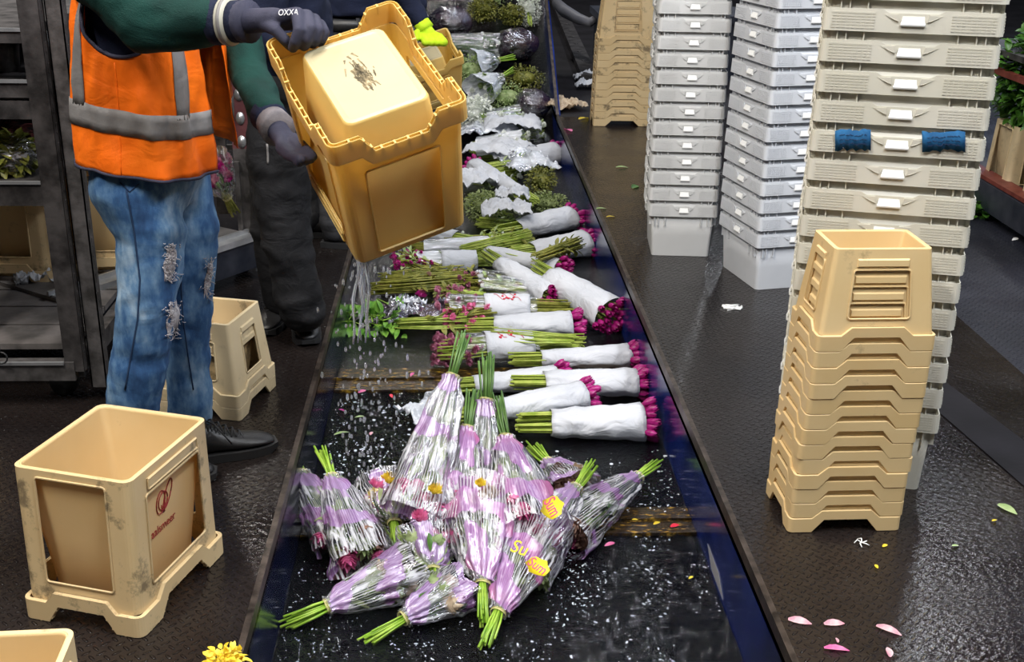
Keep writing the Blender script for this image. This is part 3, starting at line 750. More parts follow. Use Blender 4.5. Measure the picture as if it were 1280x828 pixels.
# ---------------------------------------------------------------- flowers
def frame(pa, pb, roll=0.0):
    """matrix with local x from stem end to head end"""
    pa = Vector(pa); pb = Vector(pb); x = (pb-pa).normalized(); up = Vector((0, 0, 1))
    if abs(x.z) > .95: up = Vector((0, 1, 0))
    y = up.cross(x).normalized(); z = x.cross(y)
    m = Matrix((x, y, z)).transposed().to_4x4()
    return Matrix.Translation(pa) @ m @ Matrix.Rotation(roll, 4, 'X')
def tulip_head(seed=0, L_=.046, r=.0135):
    b = MB(); rr = random.Random(seed)
    for layer, n, r0, op in ((0, 3, r*.82, .0), (1, 3, r, rr.uniform(0, .2))):
        for k in range(n):
            a0 = 2*PI*(k+.5*layer)/n+rr.uniform(-.1, .1); rows = []
            for i in range(7):
                t = i/6; w = math.sin(PI*min(1, t*.86+.14))**.7*.95*(1 if t < .75 else 1-(t-.75)*3.2)
                rad = r0*(math.sin(PI*(.12+.68*t))**.8)+op*.01*t
                rows.append([Vector((t*L_, math.cos(a0+w*1.15*s)*rad, math.sin(a0+w*1.15*s)*rad)) for s in (-1, -.5, 0, .5, 1)])
            b.rings(rows, closed=False, cap0=False, cap1=False)
    return b
TH = []
for s in range(4):
    o = tulip_head(s).build('tulip_head', 'tulip'); TH.append(o.data); bpy.data.objects.remove(o)
    TH[-1].name = 'tulip_head_mesh'
def stems_mb(n, L_, r0, r1, w=.0030, seed=0, flat=.8, x0=0.0, bend=.01, jag=.02):
    b = MB(); rr = random.Random(seed)
    for k in range(n):
        a = rr.random()*2*PI; q = math.sqrt(rr.random()); xs = x0+rr.uniform(-jag, jag*.4)
        b0 = Vector((xs, math.cos(a)*q*r0, math.sin(a)*q*r0*flat)); b1 = Vector((L_, math.cos(a+rr.uniform(-.5, .5))*q*r1, math.sin(a)*q*r1*flat))
        mid = b0.lerp(b1, .5)+Vector((0, rr.uniform(-bend, bend), rr.uniform(-bend, bend)*.5))
        b.tube([b0, mid, b1], [w*rr.uniform(.8, 1.2)]*3, 6)
    return b
def paper_mb(x0, x1, r0, r1, seed=0, flat=.78, nx=18, na=40, wr=.006, rag=.008):
    """rolled sheet of paper with an overlapping edge, creased"""
    b = MB(); rr = random.Random(seed); rows = []
    for i in range(nx+1):
        t = i/nx; row = []
        for k in range(na+1):
            s = k/na; a = -PI*.62+s*2*PI*1.10
            r = (r0+(r1-r0)*t**.8)*(1+.035*s)
            p = Vector((t*5+seed*3.1, math.cos(a)*1.3, math.sin(a)*1.3))
            r += wr*noise.noise(p*1.5)+wr*.6*abs(noise.noise(p*4.1))
            x = x0+(x1-x0)*t + (rag*noise.noise(Vector((s*5, seed, 7*round(t)))) if i in (0, nx) else 0) + (s-.5)*.02*(1 if t > .5 else -1)*t
            row.append(Vector((x, math.cos(a)*r, max(math.sin(a)*r*flat, -r*flat*.86))))
        rows.append(row)
    b.rings(rows, closed=False, cap0=False, cap1=False); return b
def add_heads(root, n, x, rad, seed, meshes, name='tulip_head', flat=.8, spread=.5, scale=1.0, m=None):
    rr = random.Random(seed)
    for k in range(n):
        a = k*2.4+rr.uniform(-.3, .3); q = math.sqrt((k+.5)/n)
        o = bpy.data.objects.new(name, rr.choice(meshes)); COL.objects.link(o); o.parent = root
        y, z = math.cos(a)*q*rad, math.sin(a)*q*rad*flat
        o.location = (x+rr.uniform(-.014, .010)-.012*q, y, z)
        s = scale*rr.uniform(.85, 1.12)
        o.rotation_euler = (rr.random()*6, -z/rad*spread+rr.uniform(-.12, .12), y/rad*spread+rr.uniform(-.12, .12)); o.scale = (s,)*3
def tulip_bunch(pa, pb, label, seed=0, r=.062, group='white paper tulip bunches', stemvis=.24, nh=17, roll=0, headr=None):
    r *= 1.14; pa, pb = Vector(pa), Vector(pb); Lg = (pb-pa).length
    t = thing('tulip_bunch', label, 'flowers', mw=frame(pa, pb, roll), group=None)
    stems_mb(30, Lg*.9, r*.62, r*.75, .0034, seed).build('stems', 'stem', t)
    paper_mb(Lg*stemvis, Lg-.058, r*.72, r*1.04, seed, wr=.009).build('paper_wrap', 'paper', t, solid=.0006)
    add_heads(t, nh+8, Lg-.046, (headr or r)*1.0, seed+9, TH, scale=1.12)
    return t
def rose_mesh(name, m, r=.022, seed=0, layers=5):
    b = MB(); rr = random.Random(seed)
    b.ell((0, 0, 0), r*.55, 10, 6)
    for ly in range(layers):
        n = 4+ly; rl = r*(.45+.55*(ly+1)/layers)
        for k in range(n):
            a0 = 2*PI*k/n+ly*.7+rr.uniform(-.2, .2); rows = []
            for i in range(5):
                t = i/4; w = math.sin(PI*(.2+.75*t))*.75; q = rl*(.35+.75*t); xx = -r*.5+t*r*(1.5-.22*ly)+.15*r*rr.random()
                rows.append([Vector((xx-abs(s)*r*.12, math.cos(a0+w*s)*q*(1-.15*abs(s)), math.sin(a0+w*s)*q*(1-.15*abs(s)))) for s in (-1, -.4, .4, 1)])
            b.rings(rows, closed=False, cap0=False, cap1=False)
    o = b.build(name, m); me = o.data; bpy.data.objects.remove(o); return me
def mum_mesh(name, m, r=.022, seed=0, n=46):
    b = MB(); rr = random.Random(seed); b.ell((0, 0, 0), r*.45, 8, 5)
    for k in range(n):
        z = 1-1.5*(k+.5)/n; a = k*2.399; s = math.sqrt(max(0, 1-z*z)); d = Vector((z*.8+.2, s*math.cos(a), s*math.sin(a))).normalized()
        u = d.cross(Vector((0, .3, 1))).normalized(); l = r*rr.uniform(.85, 1.15); w = r*.16
        p0 = d*r*.3; p1 = d*l*.75+Vector((.1*r, 0, 0)); p2 = d*l+Vector((.25*r, 0, 0))
        b.add([p0-u*w*.6, p0+u*w*.6, p1+u*w, p1-u*w, p2], [(0, 1, 2, 3), (3, 2, 4)])
    o = b.build(name, m); me = o.data; bpy.data.objects.remove(o); return me
ROSE = [rose_mesh('rose_mesh', 'cream_rose', .027, 1), rose_mesh('rose_mesh', 'pink', .024, 2), rose_mesh('rose_mesh', 'brown_rose', .027, 3), rose_mesh('rose_mesh', 'leaf_pale', .026, 4)]
MUM = {c: [mum_mesh('bloom_mesh', c, .018, s) for s in (1, 2)] for c in ('mauve', 'pink', 'tulip', 'yellow_bloom', 'white_bloom', 'brown_rose')}
def leaf_into(b, p, d, l, w, rr, curl=.3):
    d = Vector(d).normalized(); u = d.cross(Vector((rr.uniform(-.3, .3), rr.uniform(-.3, .3), 1))).normalized(); n = u.cross(d)
    rows = []
    for i in range(5):
        t = i/4; ww = w*math.sin(PI*(.08+.9*t))**.8; c = p+d*l*t+n*(-curl*l*t*t)
        rows.append([c-u*ww+n*ww*.35, c, c+u*ww+n*ww*.35])
    b.rings(rows, closed=False, cap0=False, cap1=False)
def leaves_mb(n, x0, x1, rad, l, w, seed, flat=.8, fwd=.6):
    b = MB(); rr = random.Random(seed)
    for _ in range(n):
        x = rr.uniform(x0, x1); a = rr.random()*2*PI; q = rad*math.sqrt(rr.random())*(.6+.4*(x-x0)/(x1-x0+1e-6))
        leaf_into(b, Vector((x, math.cos(a)*q, math.sin(a)*q*flat)), (fwd+rr.uniform(-.3, .3), math.cos(a)+rr.uniform(-.4, .4), math.sin(a)+rr.uniform(-.4, .4)), l*rr.uniform(.6, 1.2), w*rr.uniform(.7, 1.2), rr)
    return b
def sleeve_mb(x0, x1, r0, r1, seed=0, flat=.8, nx=26, na=60, pleat=.13, wr=.020, neck=None, power=1.0):
    """film cone: long pleats running from the neck, ragged open end"""
    b = MB(); rr = random.Random(seed); rows = []; ph = rr.random()*6
    for i in range(nx+1):
        t = i/nx; row = []
        for k in range(na):
            a = 2*PI*k/na
            r = r0+(r1-r0)*t**power
            if neck and t < .14: r = neck+(r-neck)*(t/.14)**.8 if i else neck*1.5
            r *= 1+pleat*(1.15-t)*math.sin(a*11+ph+2.2*noise.noise(Vector((a, t*2, seed))))+.5*pleat*math.sin(a*5+t*4+ph)
            r += wr*t*noise.noise(Vector((math.cos(a)*2, math.sin(a)*2, t*5+seed*1.7)))+wr*.5*abs(noise.noise(Vector((math.cos(a)*5, math.sin(a)*5, t*9+seed))))
            x = x0+(x1-x0)*t+(.022*noise.noise(Vector((math.cos(a)*1.6, math.sin(a)*1.6, seed))) if i > nx-2 else 0)
            row.append(Vector((x, math.cos(a)*r, math.sin(a)*r*flat)))
        rows.append(row)
    b.rings(rows, cap0=False, cap1=False); return b
def put(root, me, loc, rot, s, name):
    o = bpy.data.objects.new(name, me); COL.objects.link(o); o.parent = root; o.location = loc; o.rotation_euler = rot; o.scale = (s,)*3; return o
def ring_band(root, x, r, name='rubber_band', m='band', flat=.9):
    b = MB(); rr = random.Random(int(x*1e4))
    for d in (0, .003, .007):
        b.tube([Vector((x+d+.002*math.sin(t*2), math.cos(t)*r, math.sin(t)*r*flat)) for t in (2*PI*k/16 for k in range(17))], .0011, 5, False)
    b.build(name, m, root)
def film_bouquet(pa, pb, label, seed=0, r=.085, m='film_lilac', stem='stem_bright', blooms=('r', 'p', 'y'), nb=10, roll=0, stemlen=.11, neck=.017, group=None, flat=.72, leaf='leaf_pale', power=.8, over=.015):
    r *= 1.2; pa, pb = Vector(pa), Vector(pb); Lg = (pb-pa).length; rr = random.Random(seed)
    t = thing('film_wrapped_bouquet', label, 'bouquet', mw=frame(pa, pb, roll))
    stems_mb(15, stemlen+.03, neck*1.5, neck*.7, .0033, seed, .9, 0, .004, .03).build('stems', stem, t)
    stems_mb(10, Lg-.06, neck*.7, r*.6, .0026, seed+1, flat, stemlen+.02, .02, .005).build('inner_stems', 'stem_dark', t)
    leaves_mb(14, Lg*.42, Lg-.10, r*.42, .060, .015, seed+2, flat, 1.6).build('leaves', leaf, t)
    leaves_mb(8, Lg*.5, Lg-.09, r*.45, .05, .013, seed+5, flat, 1.6).build('leaves', 'leaf', t)
    for k in range(nb):
        a = k*2.4+rr.random(); q = math.sqrt((k+.4)/nb)*r*.72; c = blooms[k % len(blooms)]
        me = {'r': ROSE[0], 'p': ROSE[1], 'b': ROSE[2], 'g': ROSE[3]}.get(c) or rr.choice(MUM[{'y': 'yellow_bloom', 'm': 'mauve', 'w': 'white_bloom', 't': 'tulip'}[c]])
        put(t, me, (Lg-.015-rr.random()*.06, math.cos(a)*q, math.sin(a)*q*flat), (rr.random()*6, rr.uniform(-.5, .5), rr.uniform(-.5, .5)), rr.uniform(1.0, 1.45), 'bloom')
    sleeve_mb(stemlen, Lg+over, neck*1.6, r, seed, flat, neck=neck*1.15, power=power).build('film_sleeve', m, t)
    ring_band(t, stemlen-.005, neck*1.3)
    return t
def spray_bunch(pa, pb, label, seed=0, r=.062, m='film', head='mauve', nh=22, stem='stem', sleeve=(.25, .80), panel=None, headx=.16, leaf=None, stemn=34, hs=.9, nprint=None):
    r *= 1.15; pa, pb = Vector(pa), Vector(pb); Lg = (pb-pa).length; rr = random.Random(seed)
    t = thing('flower_spray', label, 'flowers', mw=frame(pa, pb))
    stems_mb(stemn, Lg*.93, r*.6, r*.8, .0027, seed, .75, 0, .012, .03).build('stems', stem, t)
    if leaf: leaves_mb(34, Lg*.3, Lg*.95, r*.9, .045, .011, seed+3, .8).build('leaves', leaf, t)
    if head:
        for k in range(nh):
            a = rr.random()*6.28; q = math.sqrt(rr.random())*r*.95; x = Lg-rr.random()**1.3*Lg*headx*1.6
            put(t, rr.choice(MUM[head]), (x, math.cos(a)*q, math.sin(a)*q*.8), (rr.random()*6, rr.uniform(-.8, .8), rr.uniform(-.8, .8)), hs*rr.uniform(.6, 1.15), 'bloom')
    if m: sleeve_mb(Lg*sleeve[0], Lg*sleeve[1], r*.8, r*1.02, seed, .8, 16, 48, .03, .008).build('film_sleeve', m, t)
    if panel:
        x0, x1 = panel; o = paper_mb(Lg*x0, Lg*x1, r*.98, r*1.06, seed+4, .8, 10, 40, .004).build('white_print_panel', 'paper', t, solid=.0005)
        if nprint:
            b = MB(); ry = r*1.09
            def on(x, a): return Vector((Lg*x, math.cos(a)*ry, math.sin(a)*ry*.8))
            for k in range(7):
                x = (x0+x1)/2+rr.uniform(-.07, .07); a = nprint+rr.uniform(-.38, .38)
                b.ell(on(x, a), (.006, .006, .004), 8, 4)
            for k in range(3):
                b.tube([on((x0+x1)/2-.10+.06*k+.02*i, nprint-.35+.18*i+.1*math.sin(i*2+k)) for i in range(5)], .0014, 4)
            b.build('floral_print', 'print_red', t)
    return t
def ball_bunch(c, r, label, seed=0, m='hydrangea', n=420, flat=.8, leafl=.017, stems=None, film_=None, cat='flowers', sq=1.0, name='flower_head_bunch'):
    c = Vector(c); t = thing(name, label, cat, loc=c); b = MB(); rr = random.Random(seed)
    for k in range(int(n*1.7)):
        d = Vector((rr.gauss(0, 1), rr.gauss(0, 1), rr.gauss(0, 1))).normalized()
        q = 1+.22*noise.noise(d*2.2+Vector((seed, 0, 0)))
        p = Vector((d.x*r*sq, d.y*r, d.z*r*flat))*q*rr.uniform(.62, 1)
        leaf_into(b, p, d+Vector((rr.uniform(-.9, .9), rr.uniform(-.9, .9), rr.uniform(-.6, .9))), leafl*rr.uniform(.6, 1.3), leafl*.36, rr)
    b.ell((0, 0, 0), (r*.55*sq, r*.55, r*.55*flat), 12, 8)
    b.build('foliage', m, t)
    if stems:
        sb = MB(); d = Vector(stems).normalized()
        for k in range(12):
            o_ = Vector((rr.uniform(-.015, .015), rr.uniform(-.015, .015), rr.uniform(-.012, .012)))
            sb.tube([o_+d*r*.5, o_*1.4+d*(r*.6+Vector(stems).length)], .003, 5)
        sb.build('stems', 'stem', t)
    if film_:
        fb = MB(); rows = []
        for i in range(1, 14):
            th = PI*i/14; rows.append([Vector((math.sin(th)*math.cos(a)*r*sq*1.12, math.sin(th)*math.sin(a)*r*1.12, math.cos(th)*r*flat*1.12))*(1+.10*noise.noise(Vector((math.cos(a)*3, math.sin(a)*3, th*3+seed)))) for a in (2*PI*k/36 for k in range(36))])
        fb.rings(rows[::-1], cap0=False, cap1=True); fb.build('film_wrap', film_, t)
    return t
def crumple(c, sx, sy, label, seed=0, m='paper', hgt=.05, rz=0, cone=0, name='loose_wrapper', cat='wrapper'):
    b = MB(); n = 26; rr = random.Random(seed); rows = []
    for j in range(n+1):
        row = []
        for i in range(n+1):
            u, v = i/n-.5, j/n-.5
            w = sx*(1-cone*(v+.5))
            p = Vector((u*6+seed, v*6, seed*.7))
            z = hgt*.6*(1-2.2*u*u-1.2*v*v)+.045*noise.noise(p*.8)+.035*abs(noise.noise(p*1.9))+.012*noise.noise(p*4)
            row.append(Vector((u*w+.012*noise.noise(p+Vector((9, 0, 0))), v*sy+.012*noise.noise(p+Vector((0, 9, 0))), max(z, -.03))))
        rows.append(row)
    b.rings(rows, closed=False, cap0=False, cap1=False)
    o = b.build(name, m, None, solid=.0006); o.location = c; o.rotation_euler = (0, 0, rz)
    return tag(o, label, cat)
def T(x, y, z): return Z(x, y, z)

# --- tulip bunches in white paper (stem end pixel -> head end), front to back
lo, mid, hi = TF+.062, TF+.075, TF+.135
tulips = [
 (650, 530, 822, 527, lo, lo, .070, 'nearest white paper tulip bunch, its stems pointing left and magenta heads against the blue wall'),
 (572, 522, 744, 491, mid, mid, .055, 'white paper tulip bunch lying just behind the nearest one, heads showing beside its wrap'),
 (642, 477, 812, 478, mid+.01, lo, .058, 'creased white tulip bunch third from the front along the blue wall'),
 (556, 484, 712, 470, lo, lo, .050, 'plain white tulip bunch tucked under the creased one, only its stem side showing'),
 (640, 449, 803, 444, mid, mid, .048, 'white tulip bunch fourth from the front along the blue wall'),
 (585, 408, 730, 404, lo, mid, .058, 'white tulip bunch whose magenta heads spill over the diagonal bunch'),
 (669, 335, 775, 400, hi, mid, .084, 'big tulip bunch lying diagonally with a white wrap and bright magenta heads'),
 (592, 312, 712, 338, lo, lo, .052, 'tulip bunch under the big diagonal one with magenta heads by its stems'),
 (607, 318, 700, 376, hi, mid, .058, 'narrow white roll lying diagonally left of the big diagonal tulip bunch'),
 (640, 318, 742, 303, lo, lo, .076, 'white tulip bunch behind the diagonal one with heads touching the wall'),
 (622, 290, 720, 271, mid, lo, .074, 'white tulip bunch further back with heads hanging over the wall reflection'),
 (596, 205, 702, 191, mid, mid, .085, 'far white tulip bunch with heads near the bend of the trough edge'),
 (668, 252, 590, 205, hi, hi, .055, 'white paper cone lying backwards with bright green stems pointing at the camera'),
 (588, 300, 512, 287, mid, mid, .055, 'white paper bunch just below the tipped amber crate'),
]
for i, (x0, y0, x1, y1, za, zb_, r, lab) in enumerate(tulips):
    tulip_bunch(T(x0, y0, za), T(x1, y1, zb_), lab, i+1, r, nh=14 if r < .06 else 19, stemvis=.22 if i not in (7,) else .15)
# --- sprays with printed film
spray_bunch(T(724, 428, mid), T(548, 436, mid), 'magenta spray with red floral print on its white wrap, nearer of the two', 21, .062, 'film', 'mauve', 34, 'stem', (.30, .85), (.34, .68), .17, None, 44, 1.0, 1.3)
spray_bunch(T(712, 385, mid), T(545, 385, mid), 'dusky pink spray with red floral print on its white wrap, farther of the two', 22, .066, 'film', 'mauve', 30, 'stem_olive', (.25, .9), (.30, .64), .2, 'leaf_olive', 44, 1.0, 1.3)
spray_bunch(T(697, 352, lo), T(572, 352, mid), 'olive stemmed spray with a few pink heads under the narrow white roll', 23, .060, 'film', 'mauve', 10, 'stem_olive', (.2, .8), None, .2, 'leaf_olive', 40)
spray_bunch(T(470, 360, lo), T(598, 350, mid), 'brownish stems lying bare with small pink heads at the right end', 24, .058, None, 'mauve', 12, 'stem_olive', (.2, .8), None, .12, 'leaf_olive', 60, .8)
spray_bunch(T(610, 326, mid), T(492, 328, mid), 'magenta spray in milky film below the tipped amber crate', 25, .058, 'film_white', 'tulip', 26, 'stem', (.15, .75), (.12, .5), .2, 'leaf_pale', 30, .9)
spray_bunch(T(520, 309, lo), T(620, 306, mid), 'pale straw coloured stems in clear film behind the milky spray', 26, .05, 'film_white', 'white_bloom', 8, 'stem_olive', (.1, .9), None, .2, None, 40, .8)
spray_bunch(T(582, 312, mid), T(668, 292, hi), 'olive green leafy bunch beside the white paper wraps', 27, .06, None, None, 0, 'stem', (.1, .9), None, .2, 'leaf_olive', 40)
spray_bunch(T(672, 322, hi), T(728, 302, hi), 'small olive leafy bunch lying on top of a white wrap', 28, .05, None, None, 0, 'stem_olive', (.1, .9), None, .2, 'leaf_olive', 40)
spray_bunch(T(500, 405, lo), T(590, 402, mid), 'limp pink headed stems beside the silvery film', 29, .052, None, 'pink', 13, 'stem', (.1, .9), None, .25, 'leaf_olive', 20, 1.1)
for i, (x0, y0, x1, y1, za, hd_, nh_, st, lf, r_, hx_, lab) in enumerate([
 (612, 436, 540, 440, mid, 'mauve', 60, 'stem', None, .066, .55, 'dense cluster of dusky magenta blooms at the left end of the nearer printed spray'),
 (612, 392, 556, 398, mid, 'pink', 26, 'stem_olive', 'leaf_olive', .058, .6, 'pink and dusky bloom cluster left of the farther printed spray'),
 (600, 372, 545, 368, mid, 'mauve', 22, 'stem', 'leaf_olive', .055, .5, 'loose dusky bloom cluster above the silvery film'),
 (545, 338, 498, 322, mid, 'tulip', 34, 'stem_olive', 'leaf_pale', .065, .7, 'mixed magenta and cream blooms below the tipped crate corner'),
 (480, 350, 590, 343, lo, 'brown_rose', 8, 'stem_olive', 'leaf_olive', .06, .4, 'dark olive stems lying in a loose row below the tipped crate'),
 (700, 366, 596, 356, mid, 'brown_rose', 7, 'stem', 'leaf_pale', .060, .4, 'yellow green stems in thin film under the narrow white roll'),
 (716, 426, 606, 420, hi-.02, None, 0, 'stem', None, .045, .2, 'yellow stems lying over the nearer printed spray'),
 (560, 302, 632, 300, lo, 'white_bloom', 10, 'stem_olive', 'leaf_pale', .058, .5, 'straw and white sprigs between the far paper wraps'),
 (660, 300, 600, 303, mid, None, 0, 'stem', 'leaf_olive', .062, .2, 'bushy olive leaves between the far paper wraps'),
 (590, 250, 640, 262, lo, None, 0, 'stem', 'leaf', .08, .2, 'dark green leaves lying under the hydrangea heads'),
 (585, 222, 650, 226, lo, 'white_bloom', 8, 'stem', 'leaf_pale', .08, .3, 'pale leafy stems under the backward white cone')]):
    spray_bunch(T(x0, y0, za), T(x1, y1, za), lab, 200+i, r_, 'film' if i in (5,) else None, hd_, nh_, st, (.15, .9), None, hx_, lf, 34, 1.0)
# --- mid and far bunches
ball_bunch(T(606, 258, TF+.11), .125, 'round green hydrangea head right of the tipped amber crate', 1, n=520)
ball_bunch(T(683, 254, TF+.09), .10, 'flattened green hydrangea head above the far tulips', 2, sq=1.4, flat=.6)
ball_bunch(T(676, 226, TF+.10), .11, 'brownish green hydrangea head against the right wall', 3, m='leaf_olive')
spray_bunch(T(604, 212, hi), T(672, 202, hi), 'light green leafy stems lying between two white wraps', 31, .085, None, 'white_bloom', 8, 'stem', (.2, .9), None, .3, 'leaf_pale', 50)
crumple(T(640, 247, TF+.16), .20, .16, 'crumpled white sheet beside the green hydrangea head', 3, hgt=.07)
crumple(T(633, 268, TF+.14), .28, .20, 'white paper hood over a green bunch, below the hydrangea heads', 4, hgt=.10)
spray_bunch(T(600, 278, mid), T(655, 284, mid), 'pale green leaves under the white paper hood', 32, .06, None, None, 0, 'stem', (.2, .9), None, .3, 'leaf_pale', 30)
crumple(T(600, 228, TF+.12), .30, .34, 'loose white sheet folded next to the tipped crate', 5, hgt=.10, rz=.4)
spray_bunch(T(590, 185, mid), T(662, 178, hi), 'white blossoms on pale stems in milky film', 33, .10, 'film_white', 'white_bloom', 26, 'stem', (.1, .9), None, .5, 'leaf_pale', 30, 1.5)
spray_bunch(T(625, 170, mid), T(684, 163, hi), 'pale yellow green bunch of leaves and buds near the trough bend', 34, .11, 'film', 'white_bloom', 16, 'stem', (.1, .9), None, .4, 'leaf_pale', 40, 1.3)
crumple(T(606, 168, TF+.12), .5, .6, 'big crumpled white wrapper beside the crate corner', 6, hgt=.14, m='film_white')
crumple(T(655, 205, TF+.14), .34, .5, 'milky sheet lying over the light green stems', 7, hgt=.10, m='film_white', rz=.3)
crumple(T(622, 190, TF+.16), .40, .42, 'torn white sheet draped over the stems in the middle distance', 17, hgt=.10, rz=-.5)
def INCL(x, y, off=.1):
    """point on the rising conveyor seen at a pixel, lifted by off"""
    d = ray(x, y); n = Vector((0, -math.sin(INC), math.cos(INC))); p0 = Vector((0, YS, TF))+n*off
    t = (p0-Vector((0, 0, CAMH))).dot(n)/d.dot(n); return Vector((0, 0, CAMH))+d*t
spray_bunch(INCL(602, 150), INCL(655, 146), 'green stems with white blossoms at the foot of the rising belt', 41, .10, 'film', 'white_bloom', 26, 'stem_bright', (.1, .9), None, .4, 'leaf', 40, 1.5)
crumple(INCL(640, 158, .13), .42, .4, 'crumpled white sheet at the foot of the rising belt', 8, hgt=.10)
ball_bunch(INCL(665, 130), .13, 'dark red leafy bunch in glossy film by the right side plate', 42, m='dark_leaf', film_='film_dark')
ball_bunch(INCL(635, 122), .14, 'pale green and white bunch halfway up the rising belt', 43, m='leaf_pale', n=380, sq=1.2)
ball_bunch(INCL(655, 98), .13, 'olive leaves bunch halfway up the rising belt, right side', 44, m='leaf_olive', n=380, sq=1.3)
film_bouquet(INCL(640, 88, .16), INCL(600, 112, .16), 'milky film cone with its stem tip pointing right, lower of two', 45, .14, 'film_white', nb=5, blooms=('w', 'g'), neck=.02)
film_bouquet(INCL(640, 72, .16), INCL(595, 80, .16), 'milky film cone with its stem tip pointing right, upper of two', 46, .14, 'film_white', nb=5, blooms=('w', 'g'), neck=.02)
ball_bunch(INCL(588, 88, .12), .15, 'loose green bunch behind the second amber crate', 47, m='leaf_pale', n=460)
ball_bunch(INCL(592, 140, .12), .15, 'whitish green bunch tucked beside the amber crates', 48, m='white_bloom', n=360, leafl=.03)
spray_bunch(INCL(560, 56, .12), INCL(624, 58, .12), 'long green stems with white blossoms in clear film high on the belt', 49, .115, 'film', 'white_bloom', 22, 'stem_dark', (.05, 1.0), None, .25, 'leaf', 60, 1.4)
ball_bunch(INCL(645, 55, .12), .14, 'dark glossy film bundle high on the rising belt', 50, m='dark_leaf', film_='film_dark', sq=1.2)
ball_bunch(INCL(563, 28, .12), .15, 'dark film wrapped bundle beside the neon glove', 51, m='dark_leaf', film_='film_dark', sq=1.1)
ball_bunch(INCL(604, 12, .13), .13, 'bright green hydrangea ball at the top of the belt, left one', 52, m='leaf_olive', n=520, leafl=.02)
ball_bunch(INCL(640, 18, .13), .11, 'bright green hydrangea ball at the top of the belt, right one', 53, m='leaf_olive', n=460, leafl=.02)
ball_bunch(INCL(661, 12, .13), .11, 'white blossom bunch beside the side plate at the top of the belt', 54, m='white_bloom', n=400, stems=(.0, -.14, -.07), flat=1.2, leafl=.02)
ball_bunch(INCL(625, -14, .12), .15, 'green and white bunch at the upper edge of the picture', 55, m='leaf_pale', n=300)
# --- bright leafy pile and silvery film at left
t = thing('leafy_stems', 'bright green leafy stems lying by the left wall near the falling water', 'leaves', loc=T(462, 402, TF+.03))
leaves_mb(210, -.17, .17, .13, .055, .016, 61, .55, 0).build('leaves', 'leaf_bright', t)
b = MB()
for _ in range(26):
    a = R_.random()*6.28; p = Vector((R_.uniform(-.15, .15), R_.uniform(-.12, .12), R_.uniform(0, .05))); q = p+Vector((math.cos(a)*.10, math.sin(a)*.08, R_.uniform(-.01, .03)))
    b.tube([p, q], .002, 5)
b.build('stems', 'stem_bright', t)
crumple(T(520, 394, TF+.05), .30, .20, 'silvery blue crumpled film with one magenta bloom on it', 9, 'film_dark', .05, .2, name='crumpled_film')
crumple(T(508, 384, TF+.07), .16, .12, 'small pale blue crumpled film beside the bright leaves', 19, 'film_white', .04, .9, name='crumpled_film')
tag(put(None, MUM['tulip'][0], T(526, 369, TF+.14), (0, -1.3, 0), 1.5, 'chrysanthemum_bloom'), 'single magenta bloom lying on the silvery film', 'flower')
tag(put(None, MUM['pink'][0], T(476, 362, TF+.05), (0, -1.3, 0), 1.3, 'chrysanthemum_bloom'), 'single pink bloom behind the bright green leaves', 'flower')
crumple(T(540, 512, TF+.05), .17, .24, 'triangular clear bag corner with faint print left of the tulip stems', 10, 'film_white', .045, -1.0, cone=.8, name='plastic_bag')

# --- film wrapped bouquets in the foreground heap: (stem px, z) -> (head px, z)
fl = TF+.06
heap = [
 ((604, 772, TF+.05), (601, 622, TF+.20), .110, 'film_pink', 'large central bouquet with pink print, its stems pointing straight at the camera', ('r', 'g', 'p'), 71),
 ((609, 803, TF+.03), (664, 655, TF+.12), .095, 'film_pink', 'striped film bouquet right of the large central one, stems lowest in the water', ('p', 'g', 'y'), 72),
 ((548, 752, TF+.05), (534, 668, TF+.13), .080, 'film_lilac', 'small round bouquet left of the large central one with short stems towards the camera', ('g', 'p'), 73),
 ((362, 778, TF+.03), (512, 714, TF+.07), .085, 'film_lilac', 'striped film bouquet lying at the front left with its stems in the water', ('g', 'r'), 74),
 ((463, 797, TF+.03), (572, 735, TF+.06), .075, 'film_lilac', 'narrow film bouquet at the very front between two others', ('g', 'r'), 75),
 ((360, 562, TF+.20), (424, 676, TF+.05), .070, 'film_lilac', 'leftmost bouquet, its green stems resting over the left trough edge', ('g', 'p'), 76),
 ((403, 566, TF+.22), (455, 700, TF+.07), .085, 'film_lilac', 'second bouquet from the left with a tied stem bundle pointing up', ('g', 'p', 'b'), 77),
 ((500, 690, TF+.05), (484, 605, TF+.15), .085, 'film_lilac', 'bouquet with yellow and pink blooms showing on top at the left of the heap', ('y', 'p', 'y'), 78),
 ((817, 582, TF+.05), (700, 668, TF+.06), .085, 'film_lilac', 'rightmost bouquet with faded brown roses and a long thin stem end', ('b', 'b', 'p', 'b', 'g'), 79),
 ((737, 585, TF+.16), (650, 712, TF+.06), .090, 'film_lilac', 'bouquet with yellow and pink printed lettering leaning over the heap', ('r', 'g', 'b'), 80),
 ((668, 560, TF+.09), (716, 612, TF+.08), .085, 'film_lilac', 'brown rose bouquet behind the heap on the right', ('b', 'b', 'r'), 81),
]
hb = []
for (a0, a1, az), (b0, b1, bz), r, m, lab, bl, sd in heap:
    hb.append(film_bouquet(T(a0, a1, az), T(b0, b1, bz), lab, sd, r, m, nb=11, blooms=bl))
